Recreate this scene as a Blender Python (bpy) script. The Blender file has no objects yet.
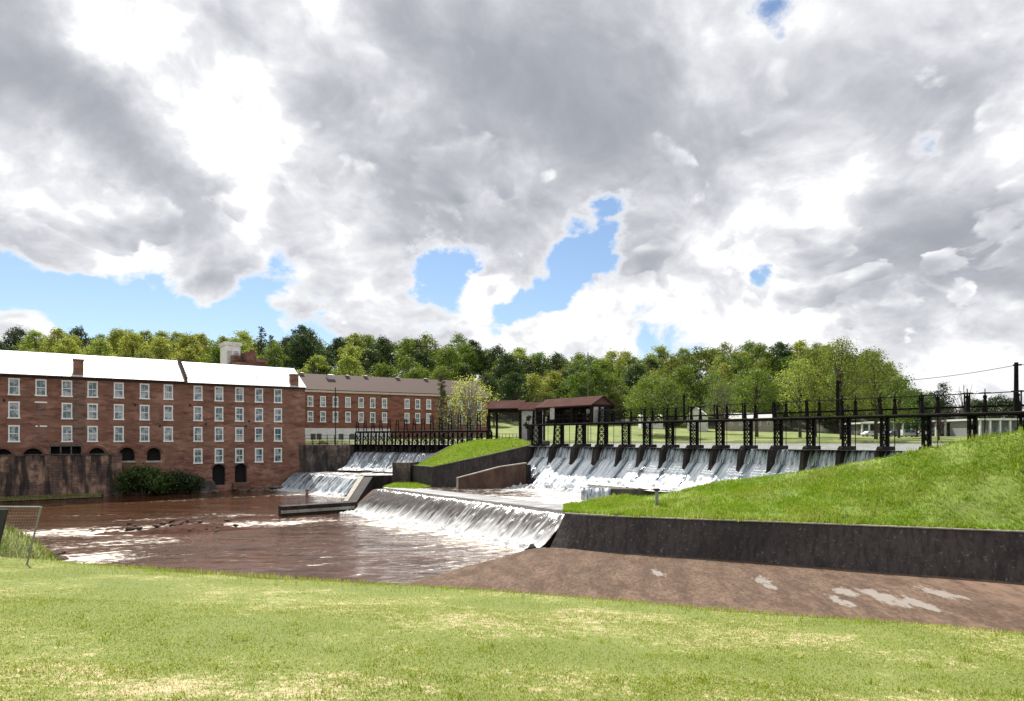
import bpy, bmesh, math, random
import numpy as np
from mathutils import Vector, Matrix
R = math.radians
SC = bpy.context.scene
COL = SC.collection
EYE = 8.3            # camera height above the lower pool
F = 682.67           # focal length in pixels of the 1024 px frame
HY = 439.0           # horizon row

# ------------------------------------------------------------------ camera
cam = bpy.data.cameras.new('camera'); cam.lens = 24.0; cam.sensor_width = 36.0
cam.shift_y = (HY - 350.5) / 1024.0; cam.clip_start = 0.1; cam.clip_end = 6000
camo = bpy.data.objects.new('camera', cam); COL.objects.link(camo)
camo.location = (0, 0, EYE); camo.rotation_euler = (R(90), 0, 0)
SC.camera = camo
SC.view_settings.view_transform = 'Standard'; SC.view_settings.look = 'None'
SC.view_settings.gamma = 1.0; SC.view_settings.use_curve_mapping = False
SC.view_settings.exposure = 1.08
SC.render.engine = 'CYCLES'
SC.cycles.max_bounces = 6; SC.cycles.diffuse_bounces = 3; SC.cycles.glossy_bounces = 3
SC.cycles.transmission_bounces = 4; SC.cycles.transparent_max_bounces = 6
SC.cycles.use_denoising = True
SUN_EL, SUN_AZ = 52.0, -24.0      # azimuth measured from +Y towards +X

# ------------------------------------------------------------------ node helper
class NT:
    def __init__(s, tree):
        s.t = tree; s.n = tree.nodes; s.l = tree.links
    def node(s, typ, **kw):
        nd = s.n.new(typ)
        for k, v in kw.items(): setattr(nd, k, v)
        return nd
    def put(s, sock, v):
        if isinstance(v, bpy.types.NodeSocket): s.l.new(v, sock)
        elif v is not None:
            if hasattr(sock.default_value, '__len__') and not hasattr(v, '__len__'): v = [v]*len(sock.default_value)
            if hasattr(v, '__len__') and len(sock.default_value) == 4 and len(v) == 3: v = (*v, 1.0)
            sock.default_value = v
    def m(s, op, a, b=None, c=None, clamp=False):
        nd = s.node('ShaderNodeMath', operation=op, use_clamp=clamp)
        s.put(nd.inputs[0], a)
        if b is not None: s.put(nd.inputs[1], b)
        if c is not None: s.put(nd.inputs[2], c)
        return nd.outputs[0]
    def v(s, op, a, b=None, scale=None):
        nd = s.node('ShaderNodeVectorMath', operation=op)
        s.put(nd.inputs[0], a)
        if b is not None: s.put(nd.inputs[1], b)
        if scale is not None: s.put(nd.inputs['Scale'], scale)
        return nd.outputs['Value'] if op in ('DOT_PRODUCT', 'LENGTH', 'DISTANCE') else nd.outputs[0]
    def noise(s, vec, scale, detail=4, rough=.5, dist=0, out=0, lac=2.0):
        nd = s.node('ShaderNodeTexNoise')
        s.put(nd.inputs['Vector'], vec); nd.inputs['Scale'].default_value = scale
        nd.inputs['Detail'].default_value = detail; nd.inputs['Roughness'].default_value = rough
        nd.inputs['Distortion'].default_value = dist; nd.inputs['Lacunarity'].default_value = lac
        return nd.outputs[out]
    def vor(s, vec, scale, feature='F1', rnd=1.0, out='Distance', **kw):
        nd = s.node('ShaderNodeTexVoronoi', feature=feature)
        s.put(nd.inputs['Vector'], vec); nd.inputs['Scale'].default_value = scale
        nd.inputs['Randomness'].default_value = rnd
        for k, v in kw.items(): nd.inputs[k].default_value = v
        return nd.outputs[out]
    def ramp(s, f, a, b, lo=0.0, hi=1.0, kind='SMOOTHSTEP'):
        nd = s.node('ShaderNodeMapRange', interpolation_type=kind, clamp=True) if kind != 'LINEAR' else s.node('ShaderNodeMapRange', clamp=True)
        s.put(nd.inputs['Value'], f); s.put(nd.inputs['From Min'], a); s.put(nd.inputs['From Max'], b)
        s.put(nd.inputs['To Min'], lo); s.put(nd.inputs['To Max'], hi)
        return nd.outputs[0]
    def mix(s, f, a, b, mode='MIX'):
        nd = s.node('ShaderNodeMix', data_type='RGBA', blend_type=mode)
        s.put(nd.inputs[0], f); s.put(nd.inputs[6], a); s.put(nd.inputs[7], b)
        return nd.outputs[2]
    def sep(s, vec):
        nd = s.node('ShaderNodeSeparateXYZ'); s.put(nd.inputs[0], vec); return nd.outputs
    def comb(s, x, y, z):
        nd = s.node('ShaderNodeCombineXYZ'); s.put(nd.inputs[0], x); s.put(nd.inputs[1], y); s.put(nd.inputs[2], z); return nd.outputs[0]
# ------------------------------------------------------------------ sky and sun
def pixdir(px, py):
    return Vector(((px-512)/F, 1.0, (HY-py)/F)).normalized()

def build_sky():
    w = bpy.data.worlds.new('World'); SC.world = w; w.use_nodes = True
    t = NT(w.node_tree); t.n.clear()
    out = t.node('ShaderNodeOutputWorld')
    sky = t.node('ShaderNodeTexSky', sky_type='NISHITA')
    sky.sun_disc = False; sky.sun_elevation = R(SUN_EL); sky.sun_rotation = R(SUN_AZ)
    sky.air_density = 1.0; sky.dust_density = 0.25; sky.ozone_density = 2.5
    bgs = t.node('ShaderNodeBackground'); bgs.inputs[1].default_value = 0.060
    t.l.new(sky.outputs[0], bgs.inputs[0])
    d = t.v('NORMALIZE', t.node('ShaderNodeTexCoord').outputs['Generated'])
    x, y, z = t.sep(d)
    zc = t.m('ADD', t.m('MAXIMUM', z, 0.0), 0.85)
    p = t.v('SCALE', d, scale=t.m('DIVIDE', 1.0, zc))
    wn = t.noise(p, 3.6, 3, .5, out=1)
    pw = t.v('ADD', p, t.v('SCALE', t.v('SUBTRACT', wn, (.5, .5, .5)), scale=0.16))
    def lobes(items):
        acc = None
        for (px, py, rad, amp) in items:
            c = pixdir(px, py)
            dp = t.m('SUBTRACT', t.v('DOT_PRODUCT', dw, tuple(c)), 1.0)
            ang = rad / F
            e = t.m('EXPONENT', t.m('MULTIPLY', dp, 2.0/(ang*ang)))
            acc = t.m('MULTIPLY_ADD', e, amp, acc if acc is not None else 0.0)
        return acc
    dw = t.v('NORMALIZE', t.v('ADD', d, t.v('SCALE', t.v('SUBTRACT', t.noise(p, 6.5, 7, .6, out=1), (.5, .5, .5)), scale=0.16)))
    # where the cover is broken (-) or closed (+)
    cover = lobes([(60, 302, 50, -.44), (150, 308, 52, -.46), (250, 320, 50, -.54), (330, 332, 26, -.2), (20, 300, 30, -.14), (40, 240, 45, .22), (110, 235, 45, .22), (200, 250, 40, .22), (20, 328, 20, .1), (45, 122, 45, .22), (140, 155, 40, .2), (720, 130, 70, .2), (640, 60, 60, .2), (870, 200, 60, .15), (400, 130, 60, .15), (190, 110, 60, .15), (330, 330, 25, -.1),
                   (448, 264, 38, -.66), (420, 258, 22, -.3), (448, 325, 26, -.22), (525, 303, 38, -.56), (594, 236, 30, -.48), (562, 272, 36, -.52),
                   (640, 338, 22, -.24), (755, 290, 16, -.3), (690, 340, 20, -.2),
                   (255, 130, 14, -.30), (772, 0, 24, -.36), (786, 40, 18, -.26), (911, 128, 16, -.30), (1010, 330, 60, -.03),
                   (493, 280, 22, .50), (400, 300, 50, .14), (200, 292, 20, .22), (575, 232, 12, .16)])
    # how deep (grey) the cloud is
    deep = lobes([(25, 60, 75, .60), (90, 130, 55, .55), (150, 180, 55, .62), (205, 240, 48, .55), (20, 235, 50, .34), (70, 225, 30, .2), (5, 20, 60, .25),
                  (255, 20, 50, .28), (210, 80, 36, .25), (330, 110, 40, .2), (400, 150, 70, .36), (540, 150, 110, .5), (600, 60, 95, .48), (480, 40, 70, .36), (420, 10, 60, .25),
                  (320, 235, 50, .32), (440, 210, 60, .3), (650, 180, 60, .3), (740, 120, 60, .28), (720, 215, 45, .3), (650, 270, 34, .3),
                  (880, 60, 55, .3), (990, 85, 55, .36), (800, 60, 40, .14), (900, 215, 65, .46), (870, 270, 60, .42), (980, 200, 60, .36), (1010, 260, 45, .25), (960, 290, 60, .28), (340, 300, 30, .2), (400, 330, 30, .15),
                  (90, 40, 40, -.5), (130, 30, 40, -.55), (175, 60, 36, -.4), (235, 150, 45, -.55), (260, 100, 30, -.4), (30, 170, 55, -.35), (110, 220, 34, -.4), (130, 258, 25, -.35), (250, 215, 26, -.3), (340, 212, 30, -.42), (330, 25, 16, -.35),
                  (440, 75, 34, -.36), (400, 100, 24, -.3), (370, 55, 16, -.2), (440, 240, 18, -.25), (540, 225, 34, -.36), (370, 270, 40, -.3), (490, 280, 30, -.5), (780, 70, 40, -.4), (720, 95, 18, -.3), (700, 240, 30, -.3),
                  (740, 200, 22, -.2), (850, 170, 40, -.35), (930, 155, 40, -.38), (1010, 150, 36, -.35), (690, 300, 50, -.3), (840, 240, 30, -.25), (940, 320, 50, -.3), (800, 320, 40, -.3), (560, 340, 40, -.3)])
    off = Vector((-.12, -.25, .9)).normalized()
    n1 = t.noise(pw, 5.0, 10, .55)
    n1b = t.noise(t.v('ADD', pw, tuple(off*.035)), 5.0, 6, .55)
    n2 = t.noise(t.v('ADD', pw, (7.3, 2.1, 0)), 11.0, 8, .58)
    # broken base layer, ragged at its edges
    dens = t.m('ADD', t.m('ADD', cover, .585), t.m('ADD', t.m('MULTIPLY', t.m('SUBTRACT', n1, .5), 1.3), t.m('MULTIPLY', t.m('SUBTRACT', n2, .5), .9)))
    alpha = t.ramp(dens, .24, .40)
    deep = t.m('MAXIMUM', deep, -.30)
    thick = t.m('MULTIPLY_ADD', deep, 1.35, t.m('MULTIPLY', t.m('SUBTRACT', n1, .47), 1.6))
    thick = t.m('ADD', thick, t.m('MULTIPLY', t.m('SUBTRACT', n2, .5), 1.9))
    thick = t.m('ADD', thick, t.m('MULTIPLY', t.m('SUBTRACT', n1b, n1), 4.2))
    grey = t.m('SUBTRACT', 1.0, t.m('EXPONENT', t.m('MULTIPLY', t.m('MAXIMUM', t.m('ADD', thick, .04), 0.0), -1.45)))
    grey = t.m('MULTIPLY', grey, t.ramp(dens, .28, .50, .15, 1.0))
    # nearer cumulus puffs: crisp bright tops, greyer hearts
    p2 = t.v('ADD', pw, (3.7, 9.2, .4))
    def puff(v):
        a_ = t.noise(v, 7.5, 9, .56)
        b_ = t.m('SUBTRACT', 1.0, t.vor(v, 17.0, 'F1', Detail=1.5, Roughness=.5))
        return t.m('ADD', a_, t.m('MULTIPLY', t.m('SUBTRACT', b_, .55), .26))
    d2 = puff(p2); d2s = puff(t.v('ADD', p2, tuple(off*.022)))
    d2c = t.m('ADD', d2, t.m('MULTIPLY', t.m('MINIMUM', cover, 0.0), .66))
    a2 = t.m('MULTIPLY', t.ramp(d2c, .455, t.ramp(z, .2, .45, .50, .56)), t.ramp(z, .28, .50, .95, .60))
    g2 = t.m('ADD', t.m('MULTIPLY', deep, .85), t.m('MULTIPLY', t.m('SUBTRACT', d2, .475), 4.2))
    g2 = t.m('ADD', g2, t.m('MULTIPLY', t.m('SUBTRACT', d2s, d2), 4.5))
    g2 = t.m('SUBTRACT', 1.0, t.m('EXPONENT', t.m('MULTIPLY', t.m('MAXIMUM', t.m('SUBTRACT', g2, t.ramp(z, .16, .32, -.05, -.05)), 0.0), -1.5)))
    grey = t.m('MULTIPLY_ADD', t.m('SUBTRACT', g2, grey), a2, grey)
    alpha = t.m('MAXIMUM', alpha, a2)
    cr = t.node('ShaderNodeValToRGB'); t.put(cr.inputs[0], grey)
    e = cr.color_ramp.elements
    e[0].position = 0; e[0].color = (.490, .490, .495, 1)
    e[1].position = 1; e[1].color = (.150, .160, .185, 1)
    for pos, c in ((.18, (.415, .42, .434)), (.45, (.345, .352, .372)), (.72, (.255, .262, .284))):
        k = e.new(pos); k.color = (*c, 1)
    bgc = t.node('ShaderNodeBackground'); t.l.new(cr.outputs[0], bgc.inputs[0]); bgc.inputs[1].default_value = 1.0
    mx = t.node('ShaderNodeMixShader'); t.l.new(t.m('MULTIPLY', alpha, t.ramp(z, -.02, .02)), mx.inputs[0])
    t.l.new(bgs.outputs[0], mx.inputs[1]); t.l.new(bgc.outputs[0], mx.inputs[2])
    t.l.new(mx.outputs[0], out.inputs[0])
    w.cycles.sampling_method = 'MANUAL'; w.cycles.sample_map_resolution = 512

build_sky()
sl = bpy.data.lights.new('sun', 'SUN'); sl.energy = 4.2; sl.angle = R(0.6); sl.color = (1.0, .95, .86)
so = bpy.data.objects.new('sun', sl); COL.objects.link(so)
so.rotation_euler = (R(90-SUN_EL), 0, R(180-SUN_AZ))
so.location = (0, 0, 60)
# ------------------------------------------------------------------ materials
MATS = {}
def mat(name, fn):
    if name in MATS: return MATS[name]
    m = bpy.data.materials.new(name); m.use_nodes = True
    t = NT(m.node_tree); t.n.clear()
    out = t.node('ShaderNodeOutputMaterial'); b = t.node('ShaderNodeBsdfPrincipled')
    t.l.new(b.outputs[0], out.inputs[0])
    t.out = out; t.b = b
    t.obj = t.node('ShaderNodeTexCoord').outputs['Object']
    t.pos = t.node('ShaderNodeNewGeometry').outputs['Position']
    fn(t, b.inputs)
    MATS[name] = m
    return m
def bump(t, h, strength=.3, dist=.02):
    nd = t.node('ShaderNodeBump'); nd.inputs['Strength'].default_value = strength
    nd.inputs['Distance'].default_value = dist; t.put(nd.inputs['Height'], h)
    t.l.new(nd.outputs[0], t.b.inputs['Normal'])
def plain(name, col, rough=.6, var=.25, scale=3.0, metal=0.0, bmp=.0, spec=.5):
    def fn(t, i):
        n = t.noise(t.pos, scale, 5, .6)
        f = t.ramp(n, .3, .7)
        t.put(i['Base Color'], t.mix(f, tuple(c*(1-var) for c in col), tuple(min(1, c*(1+var)) for c in col)))
        i['Roughness'].default_value = rough; i['Metallic'].default_value = metal; i['Specular IOR Level'].default_value = spec
        if bmp: bump(t, n, bmp)
    return mat(name, fn)

def brick_fn(c1, c2, mortar, wear, az, wearamt=.5, low=None):
    """bricks laid on the wall's own direction (az = unit vector along the wall)"""
    def fn(t, i):
        x, y, z = t.sep(t.pos)
        u = t.m('ADD', t.m('MULTIPLY', x, az[0]), t.m('MULTIPLY', y, az[1]))
        uv = t.comb(u, z, 0)
        br = t.node('ShaderNodeTexBrick'); t.put(br.inputs['Vector'], uv)
        br.inputs['Scale'].default_value = 1.0
        br.inputs['Brick Width'].default_value = .42; br.inputs['Row Height'].default_value = .15
        br.inputs['Mortar Size'].default_value = .016; br.inputs['Bias'].default_value = -.1
        t.put(br.inputs['Color1'], c1); t.put(br.inputs['Color2'], c2); t.put(br.inputs['Mortar'], mortar)
        big = t.noise(uv, .22, 6, .62)
        med = t.noise(t.comb(t.m('MULTIPLY', u, .6), t.m('MULTIPLY', z, 2.2), 3.0), .8, 5, .65)
        fine = t.noise(uv, 5.0, 4, .7)
        c = t.mix(t.m('MULTIPLY', t.ramp(big, .47, .62), wearamt), br.outputs[0], wear)
        lm = t.noise(t.comb(t.m('MULTIPLY', u, .5), t.m('MULTIPLY', z, 1.6), 9.0), 1.1, 5, .7)
        c = t.mix(t.m('MULTIPLY', t.ramp(lm, .49, .62), .7), c, tuple(k*.9 for k in wear))
        c = t.mix(t.m('MULTIPLY', t.ramp(med, .46, .62), .72), c, tuple(k*.28 for k in c1))
        c = t.mix(t.m('MULTIPLY', t.ramp(fine, .5, .75), .35), c, tuple(k*.55 for k in c1))
        if low is not None:
            lowm = t.m('MULTIPLY', t.ramp(z, low[0], low[1], 1, 0), t.ramp(t.noise(uv, .5, 6, .65), .38, .6))
            c = t.mix(t.m('MULTIPLY', lowm, low[3]), c, low[2])
        t.put(i['Base Color'], c); i['Roughness'].default_value = .9
        bump(t, br.outputs['Fac'], -.25, .01)
    return fn

def streak_fn(base, dark, light, vscale=1.0, lightamt=.5, darkamt=.8, rough=.85, green=None):
    """weathered concrete / stone with vertical run-off stains"""
    def fn(t, i):
        x, y, z = t.sep(t.pos)
        h = t.comb(t.m('MULTIPLY', x, vscale), t.m('MULTIPLY', y, vscale), t.m('MULTIPLY', z, .22*vscale))
        st = t.noise(h, 1.6, 6, .65)
        sp = t.noise(t.pos, 2.4*vscale, 8, .7)
        bg = t.noise(t.pos, .35, 5, .6)
        c = t.mix(t.m('MULTIPLY', t.ramp(st, .42, .62), darkamt), base, dark)
        c = t.mix(t.m('MULTIPLY', t.ramp(sp, .56, .72), lightamt), c, light)
        c = t.mix(t.m('MULTIPLY', t.ramp(bg, .45, .65), .5), c, dark)
        if green: c = t.mix(t.m('MULTIPLY', t.ramp(t.noise(t.pos, .9, 6, .65), .52, .66), .7), c, green)
        t.put(i['Base Color'], c); i['Roughness'].default_value = rough; i['Specular IOR Level'].default_value = .2
        bump(t, sp, .5, .05)
    return fn

def stone_fn(c1, c2, mortar, light, az, dark=(.012, .010, .011), rw=.9, rh=.38):
    def fn(t, i):
        x, y, z = t.sep(t.pos)
        u = t.m('ADD', t.m('MULTIPLY', x, az[0]), t.m('MULTIPLY', y, az[1]))
        w = t.noise(t.pos, .8, 3, .5, out=1)
        uv = t.v('ADD', t.comb(u, z, 0), t.v('SCALE', t.v('SUBTRACT', w, (.5, .5, .5)), scale=.35))
        br = t.node('ShaderNodeTexBrick'); t.put(br.inputs['Vector'], uv); br.inputs['Scale'].default_value = 1
        br.inputs['Brick Width'].default_value = rw; br.inputs['Row Height'].default_value = rh
        br.inputs['Mortar Size'].default_value = .03; br.inputs['Mortar Smooth'].default_value = .4
        t.put(br.inputs['Color1'], c1); t.put(br.inputs['Color2'], c2); t.put(br.inputs['Mortar'], mortar)
        st = t.noise(t.comb(t.m('MULTIPLY', u, 1.0), t.m('MULTIPLY', z, .14), 0), .9, 5, .6)
        sp = t.noise(t.comb(u, t.m('MULTIPLY', z, .8), 2), .55, 6, .65)
        c = t.mix(t.m('MULTIPLY', t.ramp(sp, .47, .60), .8), br.outputs[0], light)
        c = t.mix(t.m('MULTIPLY', t.ramp(st, .44, .6), .92), c, dark)
        t.put(i['Base Color'], c); i['Roughness'].default_value = .9
        bump(t, t.m('ADD', br.outputs['Fac'], t.m('MULTIPLY', sp, -1.5)), -.5, .05)
    return fn

def leaf(name, c1, c2, trans=.45):
    def fn(t, i):
        t.n.remove(t.b)
        oi = t.node('ShaderNodeObjectInfo').outputs['Random']
        n = t.noise(t.obj, .55, 3, .6)
        gr = t.node('ShaderNodeNewGeometry').outputs['Random Per Island']
        f = t.m('MULTIPLY_ADD', gr, .5, t.m('MULTIPLY', t.ramp(n, .3, .7), .5))
        c = t.mix(f, c1, c2)
        hs = t.node('ShaderNodeHueSaturation'); t.put(hs.inputs['Color'], c)
        t.put(hs.inputs['Hue'], t.m('MULTIPLY_ADD', oi, .05, .475))
        t.put(hs.inputs['Value'], t.m('MULTIPLY_ADD', t.m('FRACT', t.m('MULTIPLY', oi, 7.31)), .5, .75))
        c = hs.outputs[0]
        d = t.node('ShaderNodeBsdfDiffuse'); t.put(d.inputs[0], c)
        tr = t.node('ShaderNodeBsdfTranslucent'); t.put(tr.inputs[0], t.mix(.5, c, (c2[0]*1.5, c2[1]*1.4, c2[2]*.7)))
        g = t.node('ShaderNodeBsdfGlossy'); g.inputs['Roughness'].default_value = .5; t.put(g.inputs[0], (.5, .5, .5))
        m1 = t.node('ShaderNodeMixShader'); m1.inputs[0].default_value = trans
        t.l.new(d.outputs[0], m1.inputs[1]); t.l.new(tr.outputs[0], m1.inputs[2])
        m2 = t.node('ShaderNodeMixShader'); m2.inputs[0].default_value = .05
        t.l.new(m1.outputs[0], m2.inputs[1]); t.l.new(g.outputs[0], m2.inputs[2])
        t.l.new(m2.outputs[0], t.out.inputs[0])
    return mat(name, fn)

# ------------------------------------------------------------------ mesh builder
class MB:
    def __init__(s): s.v = []; s.f = []
    def add(s, vs, fs):
        o = len(s.v); s.v += [tuple(p) for p in vs]; s.f += [tuple(i+o for i in f) for f in fs]; return s
    def quad(s, a, b, c, d): return s.add([a, b, c, d], [(0, 1, 2, 3)])
    def poly(s, pts): return s.add(pts, [tuple(range(len(pts)))])
    def hexa(s, b, t):
        """b: 4 bottom points (ccw from above), t: 4 top points"""
        return s.add(list(b)+list(t), [(3, 2, 1, 0), (4, 5, 6, 7), (0, 1, 5, 4), (1, 2, 6, 5), (2, 3, 7, 6), (3, 0, 4, 7)])
    def box(s, c, size, ax=(1, 0), z0=None):
        """box at centre c, size (along ax, across, height)"""
        a = Vector((ax[0], ax[1], 0)).normalized(); n = Vector((-a.y, a.x, 0)); c = Vector(c)
        l, w, h = size[0]/2, size[1]/2, size[2]/2
        if z0 is not None: c.z = z0 + h
        q = [-a*l-n*w, a*l-n*w, a*l+n*w, -a*l+n*w]
        return s.hexa([c+p-Vector((0, 0, h)) for p in q], [c+p+Vector((0, 0, h)) for p in q])
    def beam(s, p, q, w, h=None, up=(0, 0, 1)):
        p, q = Vector(p), Vector(q); h = h or w
        d = (q-p).normalized(); u = Vector(up)
        if abs(d.dot(u)) > .95: u = Vector((UD[0], UD[1], 0)) if 'UD' in globals() else Vector((1, 0, 0))
        sd = d.cross(u).normalized(); u = sd.cross(d).normalized()
        a = [p-sd*w/2-u*h/2, p+sd*w/2-u*h/2, q+sd*w/2-u*h/2, q-sd*w/2-u*h/2]
        b = [p-sd*w/2+u*h/2, p+sd*w/2+u*h/2, q+sd*w/2+u*h/2, q-sd*w/2+u*h/2]
        return s.hexa(a, b)
    def tube(s, pts, rad, seg=7, cap=True):
        pts = [Vector(p) for p in pts]; n = len(pts)
        if not hasattr(rad, '__len__'): rad = [rad]*n
        rings = []
        for k, p in enumerate(pts):
            d = (pts[min(k+1, n-1)]-pts[max(k-1, 0)]).normalized()
            u = Vector((0, 0, 1)) if abs(d.z) < .9 else Vector((1, 0, 0))
            a = d.cross(u).normalized(); b = d.cross(a)
            rings.append([p+(a*math.cos(2*math.pi*j/seg)+b*math.sin(2*math.pi*j/seg))*rad[k] for j in range(seg)])
        fs = [(k*seg+j, k*seg+(j+1) % seg, (k+1)*seg+(j+1) % seg, (k+1)*seg+j) for k in range(n-1) for j in range(seg)]
        if cap: fs += [tuple(range(seg)), tuple(range((n-1)*seg, n*seg))]
        return s.add([p for r in rings for p in r], fs)
    def lathe(s, c, prof, seg=12):
        c = Vector(c)
        vs = [c+Vector((r*math.cos(2*math.pi*j/seg), r*math.sin(2*math.pi*j/seg), z)) for r, z in prof for j in range(seg)]
        fs = [(k*seg+j, k*seg+(j+1) % seg, (k+1)*seg+(j+1) % seg, (k+1)*seg+j) for k in range(len(prof)-1) for j in range(seg)]
        fs += [tuple(range(seg)), tuple(range((len(prof)-1)*seg, len(prof)*seg))]
        return s.add(vs, fs)
    def prism(s, pts, z0, z1):
        """plan polygon pts [(x,y)] between z0 and z1 (numbers or lists)"""
        n = len(pts)
        za = z0 if hasattr(z0, '__len__') else [z0]*n
        zb = z1 if hasattr(z1, '__len__') else [z1]*n
        vs = [(p[0], p[1], a) for p, a in zip(pts, za)]+[(p[0], p[1], b) for p, b in zip(pts, zb)]
        return s.add(vs, [tuple(range(n))[::-1], tuple(range(n, 2*n))]+[(k, (k+1) % n, n+(k+1) % n, n+k) for k in range(n)])
    def build(s, name, m, parent=None, smooth=False, origin=None, fixn=True):
        me = bpy.data.meshes.new(name)
        o = Vector(origin) if origin is not None else None
        vs = [tuple(Vector(p)-o) for p in s.v] if o is not None else s.v
        me.from_pydata(vs, [], s.f); me.update()
        if fixn and len(s.f) < 60000:
            bm = bmesh.new(); bm.from_mesh(me); bmesh.ops.recalc_face_normals(bm, faces=bm.faces); bm.to_mesh(me); bm.free()
        me.materials.append(m)
        if smooth: me.polygons.foreach_set('use_smooth', [True]*len(me.polygons))
        ob = bpy.data.objects.new(name, me); COL.objects.link(ob)
        if o is not None: ob.location = o
        if parent is not None: attach(ob, parent)
        return ob
def attach(ob, parent):
    """parent without moving: parents are unrotated, so only the offset is taken off"""
    ob.parent = parent
    off = Vector(parent.location); p = parent.parent
    while p is not None: off += p.location; p = p.parent
    ob.location = Vector(ob.location)-off
def bevel(ob, w, seg=2):
    md = ob.modifiers.new('bevel', 'BEVEL'); md.width = w; md.segments = seg; md.limit_method = 'ANGLE'; return ob
def npmesh(name, V, Fc, m, parent=None, smooth=False):
    me = bpy.data.meshes.new(name)
    V = np.asarray(V, dtype=np.float32); Fc = np.asarray(Fc, dtype=np.int32); k = Fc.shape[1]
    me.vertices.add(len(V)); me.vertices.foreach_set('co', V.ravel())
    me.loops.add(Fc.size); me.loops.foreach_set('vertex_index', Fc.ravel())
    me.polygons.add(len(Fc)); me.polygons.foreach_set('loop_start', np.arange(len(Fc), dtype=np.int32)*k)
    me.polygons.foreach_set('loop_total', np.full(len(Fc), k, dtype=np.int32))
    me.update(calc_edges=True); me.validate()
    if smooth: me.polygons.foreach_set('use_smooth', np.ones(len(Fc), dtype=bool))
    me.materials.append(m)
    ob = bpy.data.objects.new(name, me); COL.objects.link(ob)
    if parent is not None: attach(ob, parent)
    return ob
def tag(o, label=None, cat=None, group=None, kind=None):
    if label: o['label'] = label
    if cat: o['category'] = cat
    if group: o['group'] = group
    if kind: o['kind'] = kind
    return o
def thing(name, label, cat, loc=(0, 0, 0), group=None):
    o = bpy.data.objects.new(name, None); COL.objects.link(o); o.location = loc; o.empty_display_size = .3
    return tag(o, label, cat, group)
def at(px, py, d): return Vector(((px-512)/F*d, d, EYE+(HY-py)/F*d))
def atz(px, py, z): return at(px, py, (EYE-z)*F/(py-HY))

# directions of the place
M0 = Vector((-69.8, 93.1, 0)); MU = Vector((34.3, 24.1, 0)).normalized(); MN = Vector((MU.y, -MU.x, 0))   # mill front: along, outwards
UD = Vector((.6178, -.7863, 0)); UN = Vector((-.7863, -.6178, 0))                                          # upper dam: along (towards us), downstream
def dam(k, off=0.0, z=0.0): return Vector((12.15+1.8506*k, 74.263-2.3552*k, z))+UN*off
ZL, ZM, ZU = 0.0, 2.5, 7.4     # water levels: lower pool, middle pool, reservoir
# ------------------------------------------------------------------ brick mills
BRICK_A = mat('old_brick', brick_fn((.240, .088, .058), (.155, .058, .041), (.19, .13, .11), (.38, .215, .16), MU, .7, low=(6.5, .5, (.20, .11, .075), .55)))
WHITE = plain('white_paint', (.80, .80, .78), .55, .08, 6)
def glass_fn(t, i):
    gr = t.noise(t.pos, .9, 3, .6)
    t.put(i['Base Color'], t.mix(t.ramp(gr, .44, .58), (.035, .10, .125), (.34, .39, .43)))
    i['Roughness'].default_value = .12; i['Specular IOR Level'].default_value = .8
GLASS = mat('window_glass', glass_fn)
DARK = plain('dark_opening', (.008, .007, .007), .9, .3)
def seam_fn(base, ax, step, rough, metal, dark, spec=.5):
    def fn(t, i):
        x, y, z = t.sep(t.pos)
        u = t.m('ADD', t.m('MULTIPLY', x, ax[0]), t.m('MULTIPLY', y, ax[1]))
        fr = t.m('FRACT', t.m('DIVIDE', u, step))
        ln = t.ramp(t.m('ABSOLUTE', t.m('SUBTRACT', fr, .5)), .0, .06, 1, 0)
        n = t.noise(t.pos, .5, 6, .65)
        st = t.noise(t.comb(t.m('MULTIPLY', u, 2.5), z, 0), .8, 5, .6)
        c = t.mix(t.m('MULTIPLY', t.ramp(st, .45, .7), .5), base, dark)
        c = t.mix(t.m('MULTIPLY', t.ramp(n, .5, .7), .35), c, dark)
        c = t.mix(t.m('MULTIPLY', ln, .5), c, tuple(k*.55 for k in base))
        t.put(i['Base Color'], c); i['Roughness'].default_value = rough; i['Metallic'].default_value = metal; i['Specular IOR Level'].default_value = spec
        bump(t, ln, .4, .02)
    return fn
ROOF_W = mat('white_metal_roof', seam_fn((.50, .50, .51), MU, .6, .5, 0.0, (.33, .32, .31), .2))
ROOF_B = mat('brown_shingle_roof', seam_fn((.080, .055, .048), MU, .9, .85, 0.0, (.07, .052, .052), .15))

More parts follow.
